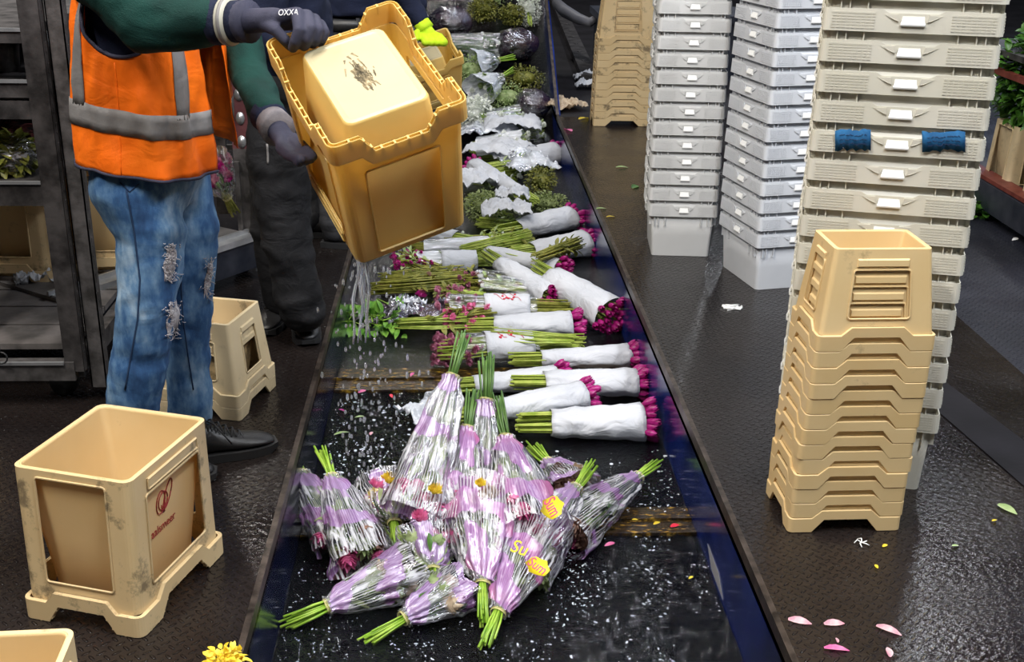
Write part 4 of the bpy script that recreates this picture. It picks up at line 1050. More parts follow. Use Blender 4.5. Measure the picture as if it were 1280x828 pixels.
up = [  # upright ones whose stems point up: depth plane given
 ((579, 424, 3.42), (520, 632, 3.05), .085, 'film_lilac', 'tallest upright bouquet at the left of the four standing stem ends', 91),
 ((590, 490, 3.36), (572, 650, 3.02), .085, 'film_pink', 'upright bouquet second from the left of the four standing stem ends', 92),
 ((608, 452, 3.42), (606, 640, 3.10), .060, 'film_lilac', 'slim upright bouquet third of the four standing stem ends', 93),
 ((622, 502, 3.34), (656, 655, 3.00), .105, 'film_pink', 'upright bouquet with wide violet film, right of the four standing stem ends', 94),
]
for (a0, a1, aY), (b0, b1, bY), r, m, lab, sd in up:
    film_bouquet(P(a0, a1, aY), P(b0, b1, bY), lab, sd, r, m, 'stem_dark', ('p', 'g', 'y'), 8, stemlen=.13, over=.02)
# blooms and printed tags showing on the heap
for i, (x, y, z, c, s, lab) in enumerate([
    (486, 600, .02, 'yellow_bloom', 1.5, 'yellow bloom at the top left of the heap'), (470, 606, .01, 'pink', 1.4, 'pink bloom beside the yellow one at the left of the heap'),
    (543, 614, .06, 'yellow_bloom', 1.3, 'yellow bloom left of the large central bouquet'), (524, 648, .06, 'pink', 1.4, 'pink bloom above the small round bouquet'),
    (600, 606, .10, 'yellow_bloom', 1.0, 'small yellow bloom above the large central bouquet')]):
    tag(put(None, MUM[c][0], P(x, y, Z(x, y, TF+.12+z).y-.17), (0, -1.1, .3*i), s, 'chrysanthemum_bloom'), lab, 'flower')
def printed_tag(px, py, z, tx, size, c1, rz, tilt, lab, bg=None):
    p = Z(px, py, z); t = thing('printed_film_tag', lab, 'print', mw=Matrix.Translation(p) @ Matrix.Rotation(rz, 4, 'Z') @ Matrix.Rotation(tilt, 4, 'X'))
    if bg:
        b = MB(); n = 14; pts = [Vector((math.cos(2*PI*k/n)*size*1.05, math.sin(2*PI*k/n)*size*.62, -.001))*(1+.12*math.sin(k*2.6)) for k in range(n)]
        b.add(pts, [list(range(n))]); b.build('printed_patch', bg, t, solid=.0006)
    text(tx, size, c1, t, Matrix.Identity(4), 'lettering', .0006)
printed_tag(690, 634, TF+.29, 'Sum', .052, 'print_pink', math.radians(-80), .5, 'yellow patch with pink lettering Sum on the film', 'print_yellow')
printed_tag(650, 686, TF+.235, 'Su', .055, 'print_yellow', math.radians(-35), .5, 'yellow lettering Su on the clear film above the pink patch')
printed_tag(672, 708, TF+.20, 'Sum', .040, 'print_pink', math.radians(-55), .5, 'yellow patch with pink lettering at the tip of the leaning bouquet', 'print_yellow')
# --- loose litter
def petal(px, py, c, l, lab, z=.002, rz=None, name='petal', cat='petal'):
    b = MB(); rr = random.Random(int(px*7+py)); leaf_into(b, Vector((0, 0, .003)), (1, 0, .05), l, l*.22, rr, .12)
    o = b.build(name, c); o.location = Z(px, py, z); o.rotation_euler = (0, 0, rr.random()*6 if rz is None else rz); tag(o, lab, cat); return o
LT = [(985, 776, 'petal_pink', .055, 'pink petal nearest the trough edge at the bottom right', -.3), (1030, 782, 'petal_pink', .052, 'pale pink petal right of the first one on the tread plate', .1), (1030, 812, 'pink', .058, 'deep pink petal lowest in the row near the trough edge', -.1), (1095, 784, 'petal_pink', .06, 'slanting pink petal farthest right on the tread plate', -.6), (1112, 823, 'petal_pink', .04, 'petal cut by the bottom edge of the picture', 1.3), (1047, 805, 'petal_pink', .02, 'tiny petal speck between the pink petals', 1.4),
      (1103, 685, 'yellow_bloom', .022, 'small yellow petal below the front crate stack', .6), (1097, 712, 'yellow_bloom', .02, 'yellow speck under the small yellow petal', 1.6), (1247, 632, 'leaf_pale', .06, 'thin pale leaf on the aisle plate at the right', -1.0), (1240, 653, 'yellow_bloom', .02, 'yellow scrap beside the thin pale leaf', .5), (1190, 684, 'leaf_pale', .02, 'tiny leaf scrap on the open floor at the right', .2),
      (770, 210, 'leaf_pale', .08, 'green leaf scrap on the walkway near the far white stack', .2), (790, 236, 'leaf', .09, 'darker leaf scrap on the walkway left of the white stack', 1.), (745, 262, 'leaf_pale', .06, 'pale leaf scrap halfway along the right walkway', .3), (758, 272, 'yellow_bloom', .05, 'yellow scrap halfway along the right walkway', .3)]
for a in LT: petal(a[0], a[1], a[2], a[3], a[4], .002, a[5], 'leaf_scrap' if 'leaf' in a[4] else 'petal', 'leaf' if 'leaf' in a[4] else 'petal')
WT = [(448, 492, 'pink', .04, 'pink petal floating just below the rusty slat'), (455, 522, 'leaf_pale', .035, 'pale leaf floating left of the falling drops'), (430, 515, 'tulip', .03, 'magenta petal floating near the left wall'), (463, 545, 'petal_pink', .03, 'pink petal among the foam flecks'), (418, 545, 'leaf_pale', .06, 'yellow green leaf floating by the left wall'), (517, 467, 'pink', .035, 'pink petal lying on the rusty slat at left'), (488, 494, 'print_red', .03, 'red petal below the rusty slat'),
      (838, 660, 'print_red', .035, 'bright red petal by the right wall'), (817, 657, 'yellow_bloom', .03, 'yellow petal on the rusty slat at right'), (790, 651, 'yellow_bloom', .02, 'small yellow petal left of the other on the slat'), (768, 680, 'pink', .035, 'pink petal below the right end of the slat'), (866, 722, 'yellow_bloom', .018, 'yellow speck floating below the wall sticker')]
for a in WT: petal(a[0], a[1], a[2], a[3], a[4], TF+.016 if 'slat' not in a[4] else TF+.022)
crumple(Z(703, 132, .02), .28, .34, 'crumpled pale yellow leaf lump on the right walkway', 12, 'cream_rose', .05, .4, name='wilted_leaf', cat='leaf')
for i, (x, y) in enumerate(((714, 165), (724, 150))):
    petal(x, y, ('pink', 'yellow_bloom')[i], .12, ('orange pink petals on the walkway below the yellow lump', 'yellow petals on the walkway beside the far crate stack')[i], .004)
b = MB()
for k in range(5):
    a = k*1.3; b.tube([Vector((0, 0, .003)), Vector((math.cos(a)*.012, math.sin(a)*.014, .008)), Vector((math.cos(a+.5)*.02, math.sin(a+.5)*.022, .002))], .0016, 5)
o = b.build('plastic_tie', 'handle_white'); o.location = Z(1077, 680, .001); tag(o, 'small twisted white tie on the floor below the front crate stack', 'tie')
b = MB()
for k in range(9): b.tube([Vector((R_.uniform(-.05, .05), R_.uniform(-.03, .03), .003)) for _ in range(3)], .005, 5)
o = b.build('paper_scrap', 'handle_white'); o.location = Z(915, 385, .001); tag(o, 'shredded white scrap on the walkway below the angled white stack', 'scrap')
# wall sticker
q = [Vector((XR-.0015, y, z)) for y, z in ((3.02, -.215), (2.86, -.215), (2.79, -.258), (2.95, -.258))]
b = MB(); b.sm = False; b.add(q, [(0, 1, 2, 3)]); tag(b.build('sticker', 'sticker', None, solid=.001), 'pale grey sticker on the blue right wall of the trough', 'sticker')
# yellow flowers peeking at the bottom edge
t = ball_bunch(Z(280, 832, .03), .045, 'yellow blooms poking in at the bottom edge beside the trough', 66, m='yellow_bloom', n=160, leafl=.016)
# --- falling water
b = MB()
for _ in range(190):
    k = R_.random(); px = R_.gauss(452, 22) if k < .7 else R_.gauss(480, 30); py = R_.uniform(330, 600)
    Y = R_.uniform(2.75, 3.35); q = P(px, py, Y)
    if q.z < TF+.02 or q.z > .8 or q.x < XL+.02: continue
    r = R_.uniform(.0018, .0042); b.ell(q, (r, r, r*R_.uniform(1.6, 3.6)), 7, 5)
tag(b.build('falling_drops', 'drop'), 'water drops falling from the tipped amber crate', 'water', kind='stuff')
b = MB()
p0 = P(453, 327, 2.60)
for k in range(5):
    pts = []; dx = R_.uniform(-.03, .012)
    for i in range(9):
        t = i/8; pts.append(p0+Vector((dx*t+.004*math.sin(t*9+k)+.01*(k-2)*.4, .01*k-.02+.008*math.sin(t*7+k*2), .01-.16*t-.05*t*t)))
    b.tube(pts, [.0048*(1-.55*i/8)*(1+.3*math.sin(i*2+k)) for i in range(9)], 7)
tag(b.build('pouring_water', 'drop'), 'thin streams of water pouring from the lowest corner of the tipped crate', 'water', kind='stuff')

# ---------------------------------------------------------------- people
def blob(name, m, parent, parts, voxel=.012, smooth=6, wr=0, wsc=7, squash=None, seed=0):
    """parts: chains of (point, radius[, sidescale]) merged into one continuous skin"""
    b = MB()
    for ch in parts:
        if callable(ch): ch(b); continue
        pts = [Vector(c[0]) for c in ch]; rad = [c[1] for c in ch]; sq = ch[0][2] if len(ch[0]) > 2 else 1.0
        # refine the chain
        P2, R2 = [], []
        for i in range(len(pts)-1):
            for k in range(4):
                t = k/4; P2.append(pts[i].lerp(pts[i+1], t)); R2.append(rad[i]*(1-t)+rad[i+1]*t)
        P2.append(pts[-1]); R2.append(rad[-1])
        up = ch[0][3] if len(ch[0]) > 3 else (0, 0, 1)
        b.tube(P2, R2, 16, True, sq, up)
        for q, r in ((pts[0], rad[0]), (pts[-1], rad[-1])):
            if sq == 1.0: b.ell(q, r*.99, 14, 9)
        if sq == 1.0:
            for q, r in zip(pts[1:-1], rad[1:-1]): b.ell(q, r*.99, 14, 9)
    o = b.build(name, m, parent)
    bake(o, [('REMESH', dict(mode='VOXEL', voxel_size=voxel)), ('SMOOTH', dict(factor=.5, iterations=smooth))])
    if wr:
        me = o.data; nr = [v.normal.copy() for v in me.vertices]
        for v, n in zip(me.vertices, nr):
            p = v.co; q = Vector((p.x*wsc, p.y*wsc, p.z*wsc*1.7))+Vector((seed, 0, 0))
            f = noise.noise(q+Vector((0, 0, 1.5*noise.noise(q*.5))))+.5*(1-abs(noise.noise(q*1.6))*2)*.8
            v.co = p + n*wr*f
        me.update()
    return o
def ringloft(b, spec, n=40, th0=0, th1=2*PI, cap0=True, cap1=True):
    """spec: (z, cx, cy, rx, ry[, rotz]) super-elliptical rings"""
    closed = abs(th1-th0-2*PI) < 1e-6; rows = []
    for z, cx, cy, rx, ry, *r in spec:
        a0 = r[0] if r else 0; row = []
        for k in range(n if closed else n+1):
            a = th0+(th1-th0)*k/n; c, s = math.cos(a), math.sin(a); e = .86
            x = math.copysign(abs(c)**e, c)*rx; y = math.copysign(abs(s)**e, s)*ry
            row.append(Vector((cx+x*math.cos(a0)-y*math.sin(a0), cy+x*math.sin(a0)+y*math.cos(a0), z)))
        rows.append(row)
    b.rings(rows, closed=closed, cap0=cap0 and closed, cap1=cap1 and closed)
    return rows
def head_at(parent, c, face, hairy=True, cap=None):
    c = Vector(c); f = Vector(face).normalized(); s = Vector((0, 0, 1)).cross(f)
    def at_(a, b_, z): return c+f*a+s*b_+Vector((0, 0, z))
    hair = MB(); hair.ell(at_(-.012, 0, .022), (.098, .090, .112), 18, 12)
    hair.build('hair', 'hair', parent)
    for s_ in (-1, 1):
        e = MB(); e.ell(at_(.076, .033*s_, .008), .0115, 10, 8); e.build('eye', 'handle_white', parent)
        e = MB(); e.ell(at_(.0862, .033*s_, .006), (.0042, .0042, .0045), 8, 6); e.build('iris', 'hair', parent)
        e = MB(); e.tube([at_(.083, .018*s_, .026), at_(.084, .034*s_, .031), at_(.074, .052*s_, .026)], .0035, 6); e.build('eyebrow', 'hair', parent)
    mo = MB(); mo.tube([at_(.073, -.022, -.064), at_(.081, 0, -.065), at_(.073, .022, -.064)], .0045, 6); mo.build('mouth', 'petal_pink', parent)
def head_parts(c, face):
    c = Vector(c); f = Vector(face).normalized(); s = Vector((0, 0, 1)).cross(f)
    def at_(a, b_, z): return c+f*a+s*b_+Vector((0, 0, z))
    return [[(at_(0, 0, .02), .090), (at_(.018, 0, -.055), .066)], [(at_(.088, 0, .005), .012), (at_(.108, 0, -.026), .014)], [(at_(-.005, .083, -.01), .018), (at_(-.005, .088, .012), .018)], [(at_(-.005, -.083, -.01), .018), (at_(-.005, -.088, .012), .018)], [(at_(-.01, 0, -.06), .058), (at_(-.03, 0, -.18), .062)]]
def shoe(parent, heel, toe, m='leather', L_=.30, tagc=None, lift=0):
    heel = Vector(heel); d = Vector(toe)-heel; ang = math.atan2(d.y, d.x)
    t = bpy.data.objects.new('shoe', None); COL.objects.link(t); t.parent = parent; t.location = (heel.x, heel.y, heel.z); t.rotation_euler = (0, 0, ang)
    prof = [(0, .030, .060, .095), (.03, .038, .055, .118), (.09, .041, .050, .122), (.13, .043, .042, .092), (.18, .049, .034, .070), (.235, .050, .028, .060), (.275, .040, .022, .050), (.298, .018, .018, .034)]
    b = MB(); rows = []
    for x, w, zc, top in prof:
        row = []
        for k in range(20):
            a = 2*PI*k/20; c, s = math.cos(a), math.sin(a); y = math.copysign(abs(c)**.8, c)*w*(1-.25*max(0, s)); z = .022+(top-.022)*(s*.5+.5)
            row.append(Vector((x*L_/.30, y, z)))
        rows.append(row)
    b.rings(rows); o = b.build('upper', m, t); bake(o, [('SUBSURF', dict(levels=1))])
    so = MB(); so.sm = False; rows = []
    for z in (0, .012, .026):
        r = []
        for x, w, zc, top in prof: r.append(Vector((x*L_/.30+(.006 if x > .28 else -.004 if x == 0 else 0), w+.005, z+(.012 if x > .28 and z < .01 else 0))))
        for x, w, zc, top in prof[::-1]: r.append(Vector((x*L_/.30+(.006 if x > .28 else -.004 if x == 0 else 0), -w-.005, z+(.012 if x > .28 and z < .01 else 0))))
        rows.append(r)
    so.rings(rows); so.build('sole', 'sole', t)
    la = MB()
    for k in range(5):
        x = .105+.020*k; z = .118-.0125*k
        la.tube([Vector((x, -.030, z-.008)), Vector((x+.008, 0, z+.006)), Vector((x+.014, .030, z-.010))], .0028, 5)
        la.tube([Vector((x, .030, z-.008)), Vector((x+.008, 0, z+.007)), Vector((x+.014, -.030, z-.010))], .0028, 5)
    la.tube([Vector((.10, 0, .120)), Vector((.115, -.035, .125)), Vector((.14, -.052, .09)), Vector((.16, -.055, .06))], .0026, 5)
    la.build('laces', 'lace', t)
    co_ = MB(); ringloft(co_, [(.095, .045*L_/.3, 0, .050, .040), (.125, .045*L_/.3, 0, .054, .043), (.132, .045*L_/.3, 0, .050, .039)], 20); co_.build('collar', m, t)
    if tagc:
        tg = MB(); tg.boxab((.112, -.010, .100), (.135, .012, .112)); tg.build('tongue_tag', tagc, t)
    return t
def glove(parent, wrist, palm, knuckles, fingers, thumb, m='glove', cuffm='cuff', cuff=None, name='glove', fr=.0105):
    parts = []
    W_ = Vector(wrist); Pm = Vector(palm)
    for kn, f in zip(knuckles, fingers):
        kn = Vector(kn)
        parts.append([(W_.lerp(Pm, .25)+(kn-Pm)*.25, .022), (Pm.lerp(kn, .45), .018), (kn, fr*1.22)])
        parts.append([(kn, fr*1.18)]+[(Vector(p), fr*(1.08-.08*i)) for i, p in enumerate(f)])
    parts.append([(W_, .029), (Pm, .026)])
    parts.append([(W_.lerp(Pm, .5), .020)]+[(Vector(p), .0135-.001*i) for i, p in enumerate(thumb)])
    g = blob(name, m, parent, parts, .0036, 4)
    if cuff:
        a, b_, r = cuff; c = MB(); a = Vector(a); b_ = Vector(b_); c.tube([a, a.lerp(b_, .5), b_], [r, r*1.04, r*1.08], 20); c.build('cuff', cuffm, parent)
    return g

# ---- man in the orange vest
def P_(x, y, Y): return P(x, y, Y)
man = thing('person', 'person in an orange reflective vest, green sleeves and torn blue jeans tipping a crate', 'person', (-.82, 3.12, 0))
MP = bpy.data.objects.new  # children are given in world space: shift by the parent's location
def W2(o, parent): o.data.transform(Matrix.Translation(-Vector(parent.location))) if o.data else None
def localise(parent):
    pl = Vector(parent.location); done = set()
    for c in [q for q in COL.objects if q.parent == parent]:
        if c.type == 'EMPTY': c.location -= pl
        elif c.data.name not in done: c.data.transform(Matrix.Translation(-pl)); done.add(c.data.name)
cx0, cy0 = -.815, 3.15
hd = (-.765, 3.13, 1.655)
sh_n, el_n, wr_n = Vector((-.86, 2.93, 1.44)), P_(188, 26, 2.84), P_(300, 27, 2.76)
sh_f, el_f, wr_f = Vector((-.70, 3.38, 1.42)), P_(311, 95, 3.20), P_(343, 152, 2.98)
kn_n, an_n = P_(182, 380, 3.03), P_(163, 585, 3.05)
kn_f, an_f = P_(234, 385, 3.24), P_(240, 530, 3.24)
hp_n, hp_f = Vector((-.845, 3.05, .90)), Vector((-.79, 3.25, .90))
blob('body', 'skin', man, head_parts(hd, (1, -.25, -.35))+[[((-.80, 3.15, 1.44), .075), ((cx0, cy0, 1.30), .10), ((cx0, cy0, 1.05), .10), ((cx0, cy0, .92), .09)],
    [((-.80, 3.15, 1.44), .055), (sh_n, .048), (el_n, .036), (wr_n, .027)], [((-.80, 3.15, 1.44), .045), ((-.78, 3.30, 1.42), .034), (P_(304, 60, 3.28), .026), (el_f, .026), (wr_f, .026)],
    [(hp_n, .070), (kn_n, .048), (an_n, .036)], [(hp_f, .070), (kn_f, .048), (an_f, .036)]], .014, 5)
head_at(man, hd, (1, -.25, -.35))
jeans = blob('jeans', 'denim', man, [lambda b: ringloft(b, [(.80, -.83, 3.14, .115, .170), (.88, -.822, 3.14, .142, .178), (.97, -.82, 3.14, .145, .178), (1.03, -.82, 3.14, .138, .17)]),
    [(hp_n+Vector((0, 0, -.02)), .108), (P_(190, 290, 3.05), .092), (kn_n, .079), (P_(176, 440, 3.04), .078), (P_(166, 500, 3.05), .073), (an_n+Vector((0, 0, .02)), .072)],
    [(hp_f+Vector((0, 0, -.02)), .104), (P_(236, 290, 3.25), .084), (kn_f, .072), (P_(232, 430, 3.25), .066), (P_(237, 490, 3.24), .066), (an_f+Vector((0, 0, .03)), .066)]], .011, 6, .0075, 8)
# seams and rips laid onto the denim surface along chosen lines
def bvh_of(o):
    me = o.data; return bvhtree.BVHTree.FromPolygons([v.co for v in me.vertices], [p.vertices for p in me.polygons])
def on_surf(tree_, x, y, off=.001):
    d = ray(x, y).normalized(); h = tree_.ray_cast(Vector((0, 0, CAMH)), d)
    return (h[0]+h[1]*off, h[1]) if h[0] else (None, None)
def surf_line(o, pix, rad, name, m, parent, sub=6, off=.0005, sq=1):
    tr_ = bvh_of(o); pts = []
    for (x0, y0), (x1, y1) in zip(pix[:-1], pix[1:]):
        for k in range(sub):
            q, n = on_surf(tr_, x0+(x1-x0)*k/sub, y0+(y1-y0)*k/sub, off)
            if q: pts.append(q)
    b = MB(); b.tube(pts, rad, 6); return b.build(name, m, parent)
surf_line(jeans, [(158, 238), (168, 290), (175, 350), (172, 400), (163, 450), (155, 495)], .0026, 'side_seam', 'seam', man)
surf_line(jeans, [(226, 345), (229, 400), (236, 450), (243, 495)], .0022, 'side_seam', 'seam', man)
surf_line(jeans, [(150, 228), (162, 240), (176, 228)], .002, 'pocket_seam', 'seam', man)
tj = bvh_of(jeans)
for i, (cx, cy, rx, ry, n) in enumerate(((212, 328, 9, 24, 120), (216, 400, 10, 24, 120), (260, 348, 5, 26, 60))):
    b = MB(); rr = random.Random(i)
    pts = []
    for k in range(16):
        a = 2*PI*k/16; w = 1+.25*math.sin(k*2.7); q, nn = on_surf(tj, cx+rx*.8*math.cos(a)*w+(ry*.15*-math.sin(a)), cy+ry*.9*math.sin(a)*w, .0018)
        if q: pts.append(q)
    q0, n0 = on_surf(tj, cx, cy, .002)
    if q0 and len(pts) > 8:
        b.add(pts+[q0], [(k, (k+1) % len(pts), len(pts)) for k in range(len(pts))])
    for k in range(n):
        x = cx+rr.gauss(0, rx*.5); y = cy+rr.uniform(-ry, ry)
        q, nn = on_surf(tj, x, y, .003); q2, n2 = on_surf(tj, x+rr.uniform(-5, 5), y+rr.uniform(-3, 5), .006)
        if q and q2 and (q-q2).length < .05: b.tube([q, (q+q2)/2+nn*.003, q2], .0011, 4)
    b.build('frayed_rip', 'rip', man)
# jacket core and sleeves
blob('jacket', 'navy', man, [lambda b: ringloft(b, [(.94, -.82, 3.15, .120, .175), (1.1, -.815, 3.15, .122, .18), (1.30, -.805, 3.15, .125, .185), (1.44, -.80, 3.15, .10, .18), (1.50, -.80, 3.15, .07, .10)]), [(sh_n+Vector((0, .02, 0)), .078), (Vector((-.80, 3.15, 1.46)), .07), (Vector((-.76, 3.32, 1.43)), .078)], [(Vector((-.785, 3.14, 1.50)), .062), (Vector((-.775, 3.135, 1.545)), .060)]], .014, 6, .006, 7)
slv = blob('sleeve', 'green_cloth', man, [[(sh_n, .082), (sh_n.lerp(el_n, .5), .078), (el_n+Vector((-.01, 0, 0)), .074), (el_n.lerp(wr_n, .5), .064), (el_n.lerp(wr_n, .74), .054)]], .010, 6, .009, 9)
slf = blob('sleeve', 'green_cloth', man, [[(Vector((-.78, 3.30, 1.43)), .08), (sh_f, .070), (P_(304, 60, 3.28), .054), (el_f, .050), (P_(326, 122, 3.08), .050), (P_(335, 143, 3.0), .044)]], .010, 6, .008, 9, seed=4)
b = MB(); d = (wr_n-el_n).normalized()
for a0, a1, r, m in ((.72, .84, .053, 'navy'), (.93, 1.08, .047, 'navy')):
    b = MB(); b.tube([el_n.lerp(wr_n, a0), el_n.lerp(wr_n, (a0+a1)/2), el_n.lerp(wr_n, a1)], [r, r*1.01, r*.98], 22); b.build('cuff', m, man)
b = MB(); b.tube([el_n.lerp(wr_n, .84), el_n.lerp(wr_n, .885), el_n.lerp(wr_n, .93)], [.0535, .055, .053], 22); b.build('reflective_cuff_band', 'fur', man)
b = MB(); b.tube([el_n.lerp(wr_n, .87), el_n.lerp(wr_n, .905)], [.0556, .0556], 22); b.build('cuff_stripe', 'reflect', man)
b = MB(); b.tube([P_(333, 143, 3.01), P_(344, 152, 2.97)], [.046, .040], 18); b.build('cuff', 'navy', man)
# vest: loft with folds; theta 0 = front (+x), negative = towards the camera
def vest_pt(th, z, off=0.0, far=False):
    t = (z-.86)/(1.46-.86); rx = .140+.038*(1-t); ry = .205+.012*(1-t)
    if z > 1.32: s = (z-1.32)/.16; rx *= 1-.25*s; ry *= 1-.12*s*s
    if far: rx += .045*max(0, math.cos(th)); 
    f = .010*(1-t)*math.sin(th*5+1.2)+.006*math.sin(th*11+z*9)+.007*noise.noise(Vector((th*3, z*7, 2)))+.006*noise.noise(Vector((th*7, z*16, 5)))
    c, s = math.cos(th), math.sin(th); e = .84
    cx = -.822+.020*t+(.006 if far else 0)
    return Vector((cx+math.copysign(abs(c)**e, c)*(rx+f+off), 3.15+math.copysign(abs(s)**e, s)*(ry+f+off), z))
def hemz(th): return .925-.026*math.cos(th)
def vest_patch(name, m, t0, t1, zf0, zf1, off=0, far=False, nz=22, nt=46, solid=.002):
    b = MB(); rows = []
    for j in range(nz+1):
        row = []
        for i in range(nt+1):
            th = t0+(t1-t0)*i/nt; a, c = zf0(th), zf1(th); row.append(vest_pt(th, a+(c-a)*j/nz, off, far))
        rows.append(row)
    b.rings(rows, closed=False, cap0=False, cap1=False); return b.build(name, m, man, solid=solid, off=1)
TN0, TN1 = -PI-.35, -.10
def topz(th): # armhole on the camera side
    d = (th+PI/2)/.62; k = max(0, 1-d*d); return 1.44-.215*(k**.3 if k > 0 else 0)
vest_patch('vest_side_panel', 'orange', TN0, TN1, hemz, topz, nt=90, nz=30)
vest_patch('vest_front_panel', 'orange', .06, PI-.3, lambda t: hemz(t)+.05, lambda t: 1.44-.26*(max(0, 1-((t-PI/2)/.6)**2)**.45), far=True)
bz = lambda th: 1.030-.0275*math.cos(th)
vest_patch('reflective_band', 'reflect', TN0, TN1, lambda t: bz(t), lambda t: bz(t)+.062, .0035, nz=3, nt=90, solid=.0012)
vest_patch('reflective_band', 'reflect', .06, PI-.3, lambda t: bz(t)+.02, lambda t: bz(t)+.078, .0035, True, nz=3, solid=.0012)
vest_patch('reflective_brace', 'reflect', -PI+.72, -PI+.95, lambda t: bz(t)+.05, lambda t: 1.42, .0035, nz=12, nt=5, solid=.0012)
vest_patch('reflective_brace', 'reflect', -.84, -.50, lambda t: bz(t)+.05, lambda t: topz(t)-.004, .0035, nz=12, nt=5, solid=.0012)
def edge_line(name, fn, t0, t1, r, m='reflect', far=False, n=60):
    b = MB(); b.tube([vest_pt(t0+(t1-t0)*k/n, fn(t0+(t1-t0)*k/n), .002, far) for k in range(n+1)], r, 6); b.build(name, m, man)
edge_line('hem_binding', hemz, TN0, TN1, .0045, 'glove'); edge_line('armhole_binding', topz, -PI/2-.62, -PI/2+.62, .005, 'glove')
b = MB(); b.tube([vest_pt(-PI/2-.06, .93+.28*k/12, .002) for k in range(13)], .0016, 5); b.build('side_seam', 'orange', man)
for y0, sg in ((3.035, -1), (3.265, 1)):
    b = MB(); rows = []
    for k in range(13):
        a = PI*k/12; x = -.80+math.cos(a)*.135; z = 1.40+math.sin(a)**.7*.155
        rows.append([Vector((x, y0-.055+.11*q/4, z-.012*abs(q-2)*0-(.020*(sg*(q-2)) if True else 0)*.5)) for q in range(5)])
    b.rings(rows, closed=False, cap0=False, cap1=False); b.build('shoulder_strap', 'orange', man, solid=.003, off=1)
# gloves
rim = lambda t, o=(0, 0, 0): Vector((-.422, 2.667, 1.301)).lerp(Vector((-.132, 2.772, 1.386)), t)+Vector(o)
kn = [P_(372, 17, 2.665), P_(384, 20, 2.68), P_(393, 25, 2.695), P_(400, 32, 2.71)]
fg = [[P_(374, 38, 2.625), P_(369, 52, 2.625), P_(366, 60, 2.64)], [P_(388, 36, 2.635), P_(384, 49, 2.63), P_(380, 58, 2.65)], [P_(398, 38, 2.65), P_(394, 49, 2.645), P_(391, 55, 2.665)], [P_(405, 41, 2.67), P_(402, 48, 2.665), P_(400, 53, 2.68)]]
glove(man, P_(308, 27, 2.75), P_(344, 24, 2.70), kn, fg, [P_(345, 38, 2.665), P_(356, 50, 2.66), P_(363, 58, 2.67)], cuff=(P_(296, 27, 2.765), P_(312, 27, 2.745), .045), cuffm='glove', fr=.0125)
tx = text('OXXA', .019, 'text_white', man, Matrix.Identity(4), 'glove_lettering', .0003)
def lay_text(o, px, py, Y, yaw, tilt, roll=0):
    o.data.transform(Matrix.Translation(P_(px, py, Y)) @ Matrix.Rotation(yaw, 4, 'Z') @ Matrix.Rotation(tilt, 4, 'X') @ Matrix.Rotation(roll, 4, 'Y')); o.matrix_local = Matrix.Identity(4)
gl = [q for q in COL.objects if q.parent == man and q.name.startswith('glove') and 'lettering' not in q.name][-1]
gb = bvh_of(gl); qq, nq = on_surf(gb, 361, 16, .002)
if qq: 
    zax = nq; xax = (Vector((1, 0, -.12))-zax*Vector((1, 0, -.12)).dot(zax)).normalized(); yax = zax.cross(xax)
    tx.data.transform(Matrix.Translation(qq) @ Matrix((xax, yax, zax)).transposed().to_4x4())
kn2 = [P_(352, 186, 2.82), P_(358, 182, 2.84), P_(364, 178, 2.86), P_(369, 174, 2.88)]
fg2 = [[P_(360, 194, 2.76), P_(370, 198, 2.70), P_(378, 200, 2.67)], [P_(367, 190, 2.78), P_(376, 196, 2.71), P_(383, 201, 2.68)], [P_(371, 184, 2.79), P_(380, 192, 2.72), P_(388, 199, 2.69)], [P_(375, 180, 2.81), P_(383, 188, 2.73), P_(391, 196, 2.70)]]
glove(man, P_(345, 160, 2.94), P_(355, 174, 2.90), kn2, fg2, [P_(352, 182, 2.82), P_(362, 192, 2.75), P_(374, 203, 2.68)], cuff=(P_(340, 152, 2.97), P_(349, 163, 2.93), .042), fr=.0125)
shoe(man, (-.83, 3.155, .001), (-.553, 3.262, .001), L_=.30)
shoe(man, (an_n.x-.06, 3.03, .001), (an_n.x+.2, 3.06, .001), L_=.30)
localise(man)

# ---- person in black trousers
p2 = thing('person', 'person in black trousers and work shoes behind the tipped crate', 'person', (-.62, 4.25, 0))
hipA, hipB = P_(352, 118, 4.18), P_(352, 118, 4.42)
k1, a1_ = P_(356, 285, 4.12), P_(379, 392, 4.10)
k2, a2_ = P_(345, 285, 4.34), P_(356, 378, 4.34)
hx = hipA.x
hd2 = (hx+.02, 4.30, 1.66)
blob('body', 'skin', p2, head_parts(hd2, (1, -.4, -.3))+[[((hx, 4.30, 1.46), .07), ((hx, 4.30, 1.2), .11), ((hx, 4.30, .95), .11)], [(hipA, .08), (k1, .05), (a1_, .036)], [(hipB, .08), (k2, .05), (a2_, .036)],
    [((hx, 4.25, 1.44), .05), ((hx, 4.08, 1.40), .048), ((hx-.02, 4.02, 1.16), .036), ((hx+.12, 3.98, 1.02), .028)], [((hx, 4.35, 1.44), .05), ((hx, 4.52, 1.40), .048), ((hx, 4.58, 1.16), .036), ((hx+.12, 4.55, 1.0), .028)]], .015, 5)
head_at(p2, hd2, (1, -.4, -.3))
tr2_ = blob('trousers', 'black_denim', p2, [lambda b: ringloft(b, [(.82, hx, 4.30, .135, .19), (.92, hx, 4.30, .150, .19), (1.02, hx, 4.30, .15, .185)]),
    [(hipA, .118), (P_(348, 200, 4.15), .110), (k1, .092), (P_(368, 345, 4.1), .088), (a1_+Vector((0, 0, .015)), .085)], [(hipB, .115), (P_(344, 200, 4.38), .105), (k2, .088), (a2_+Vector((0, 0, .02)), .082)]], .012, 6, .013, 7, seed=2)
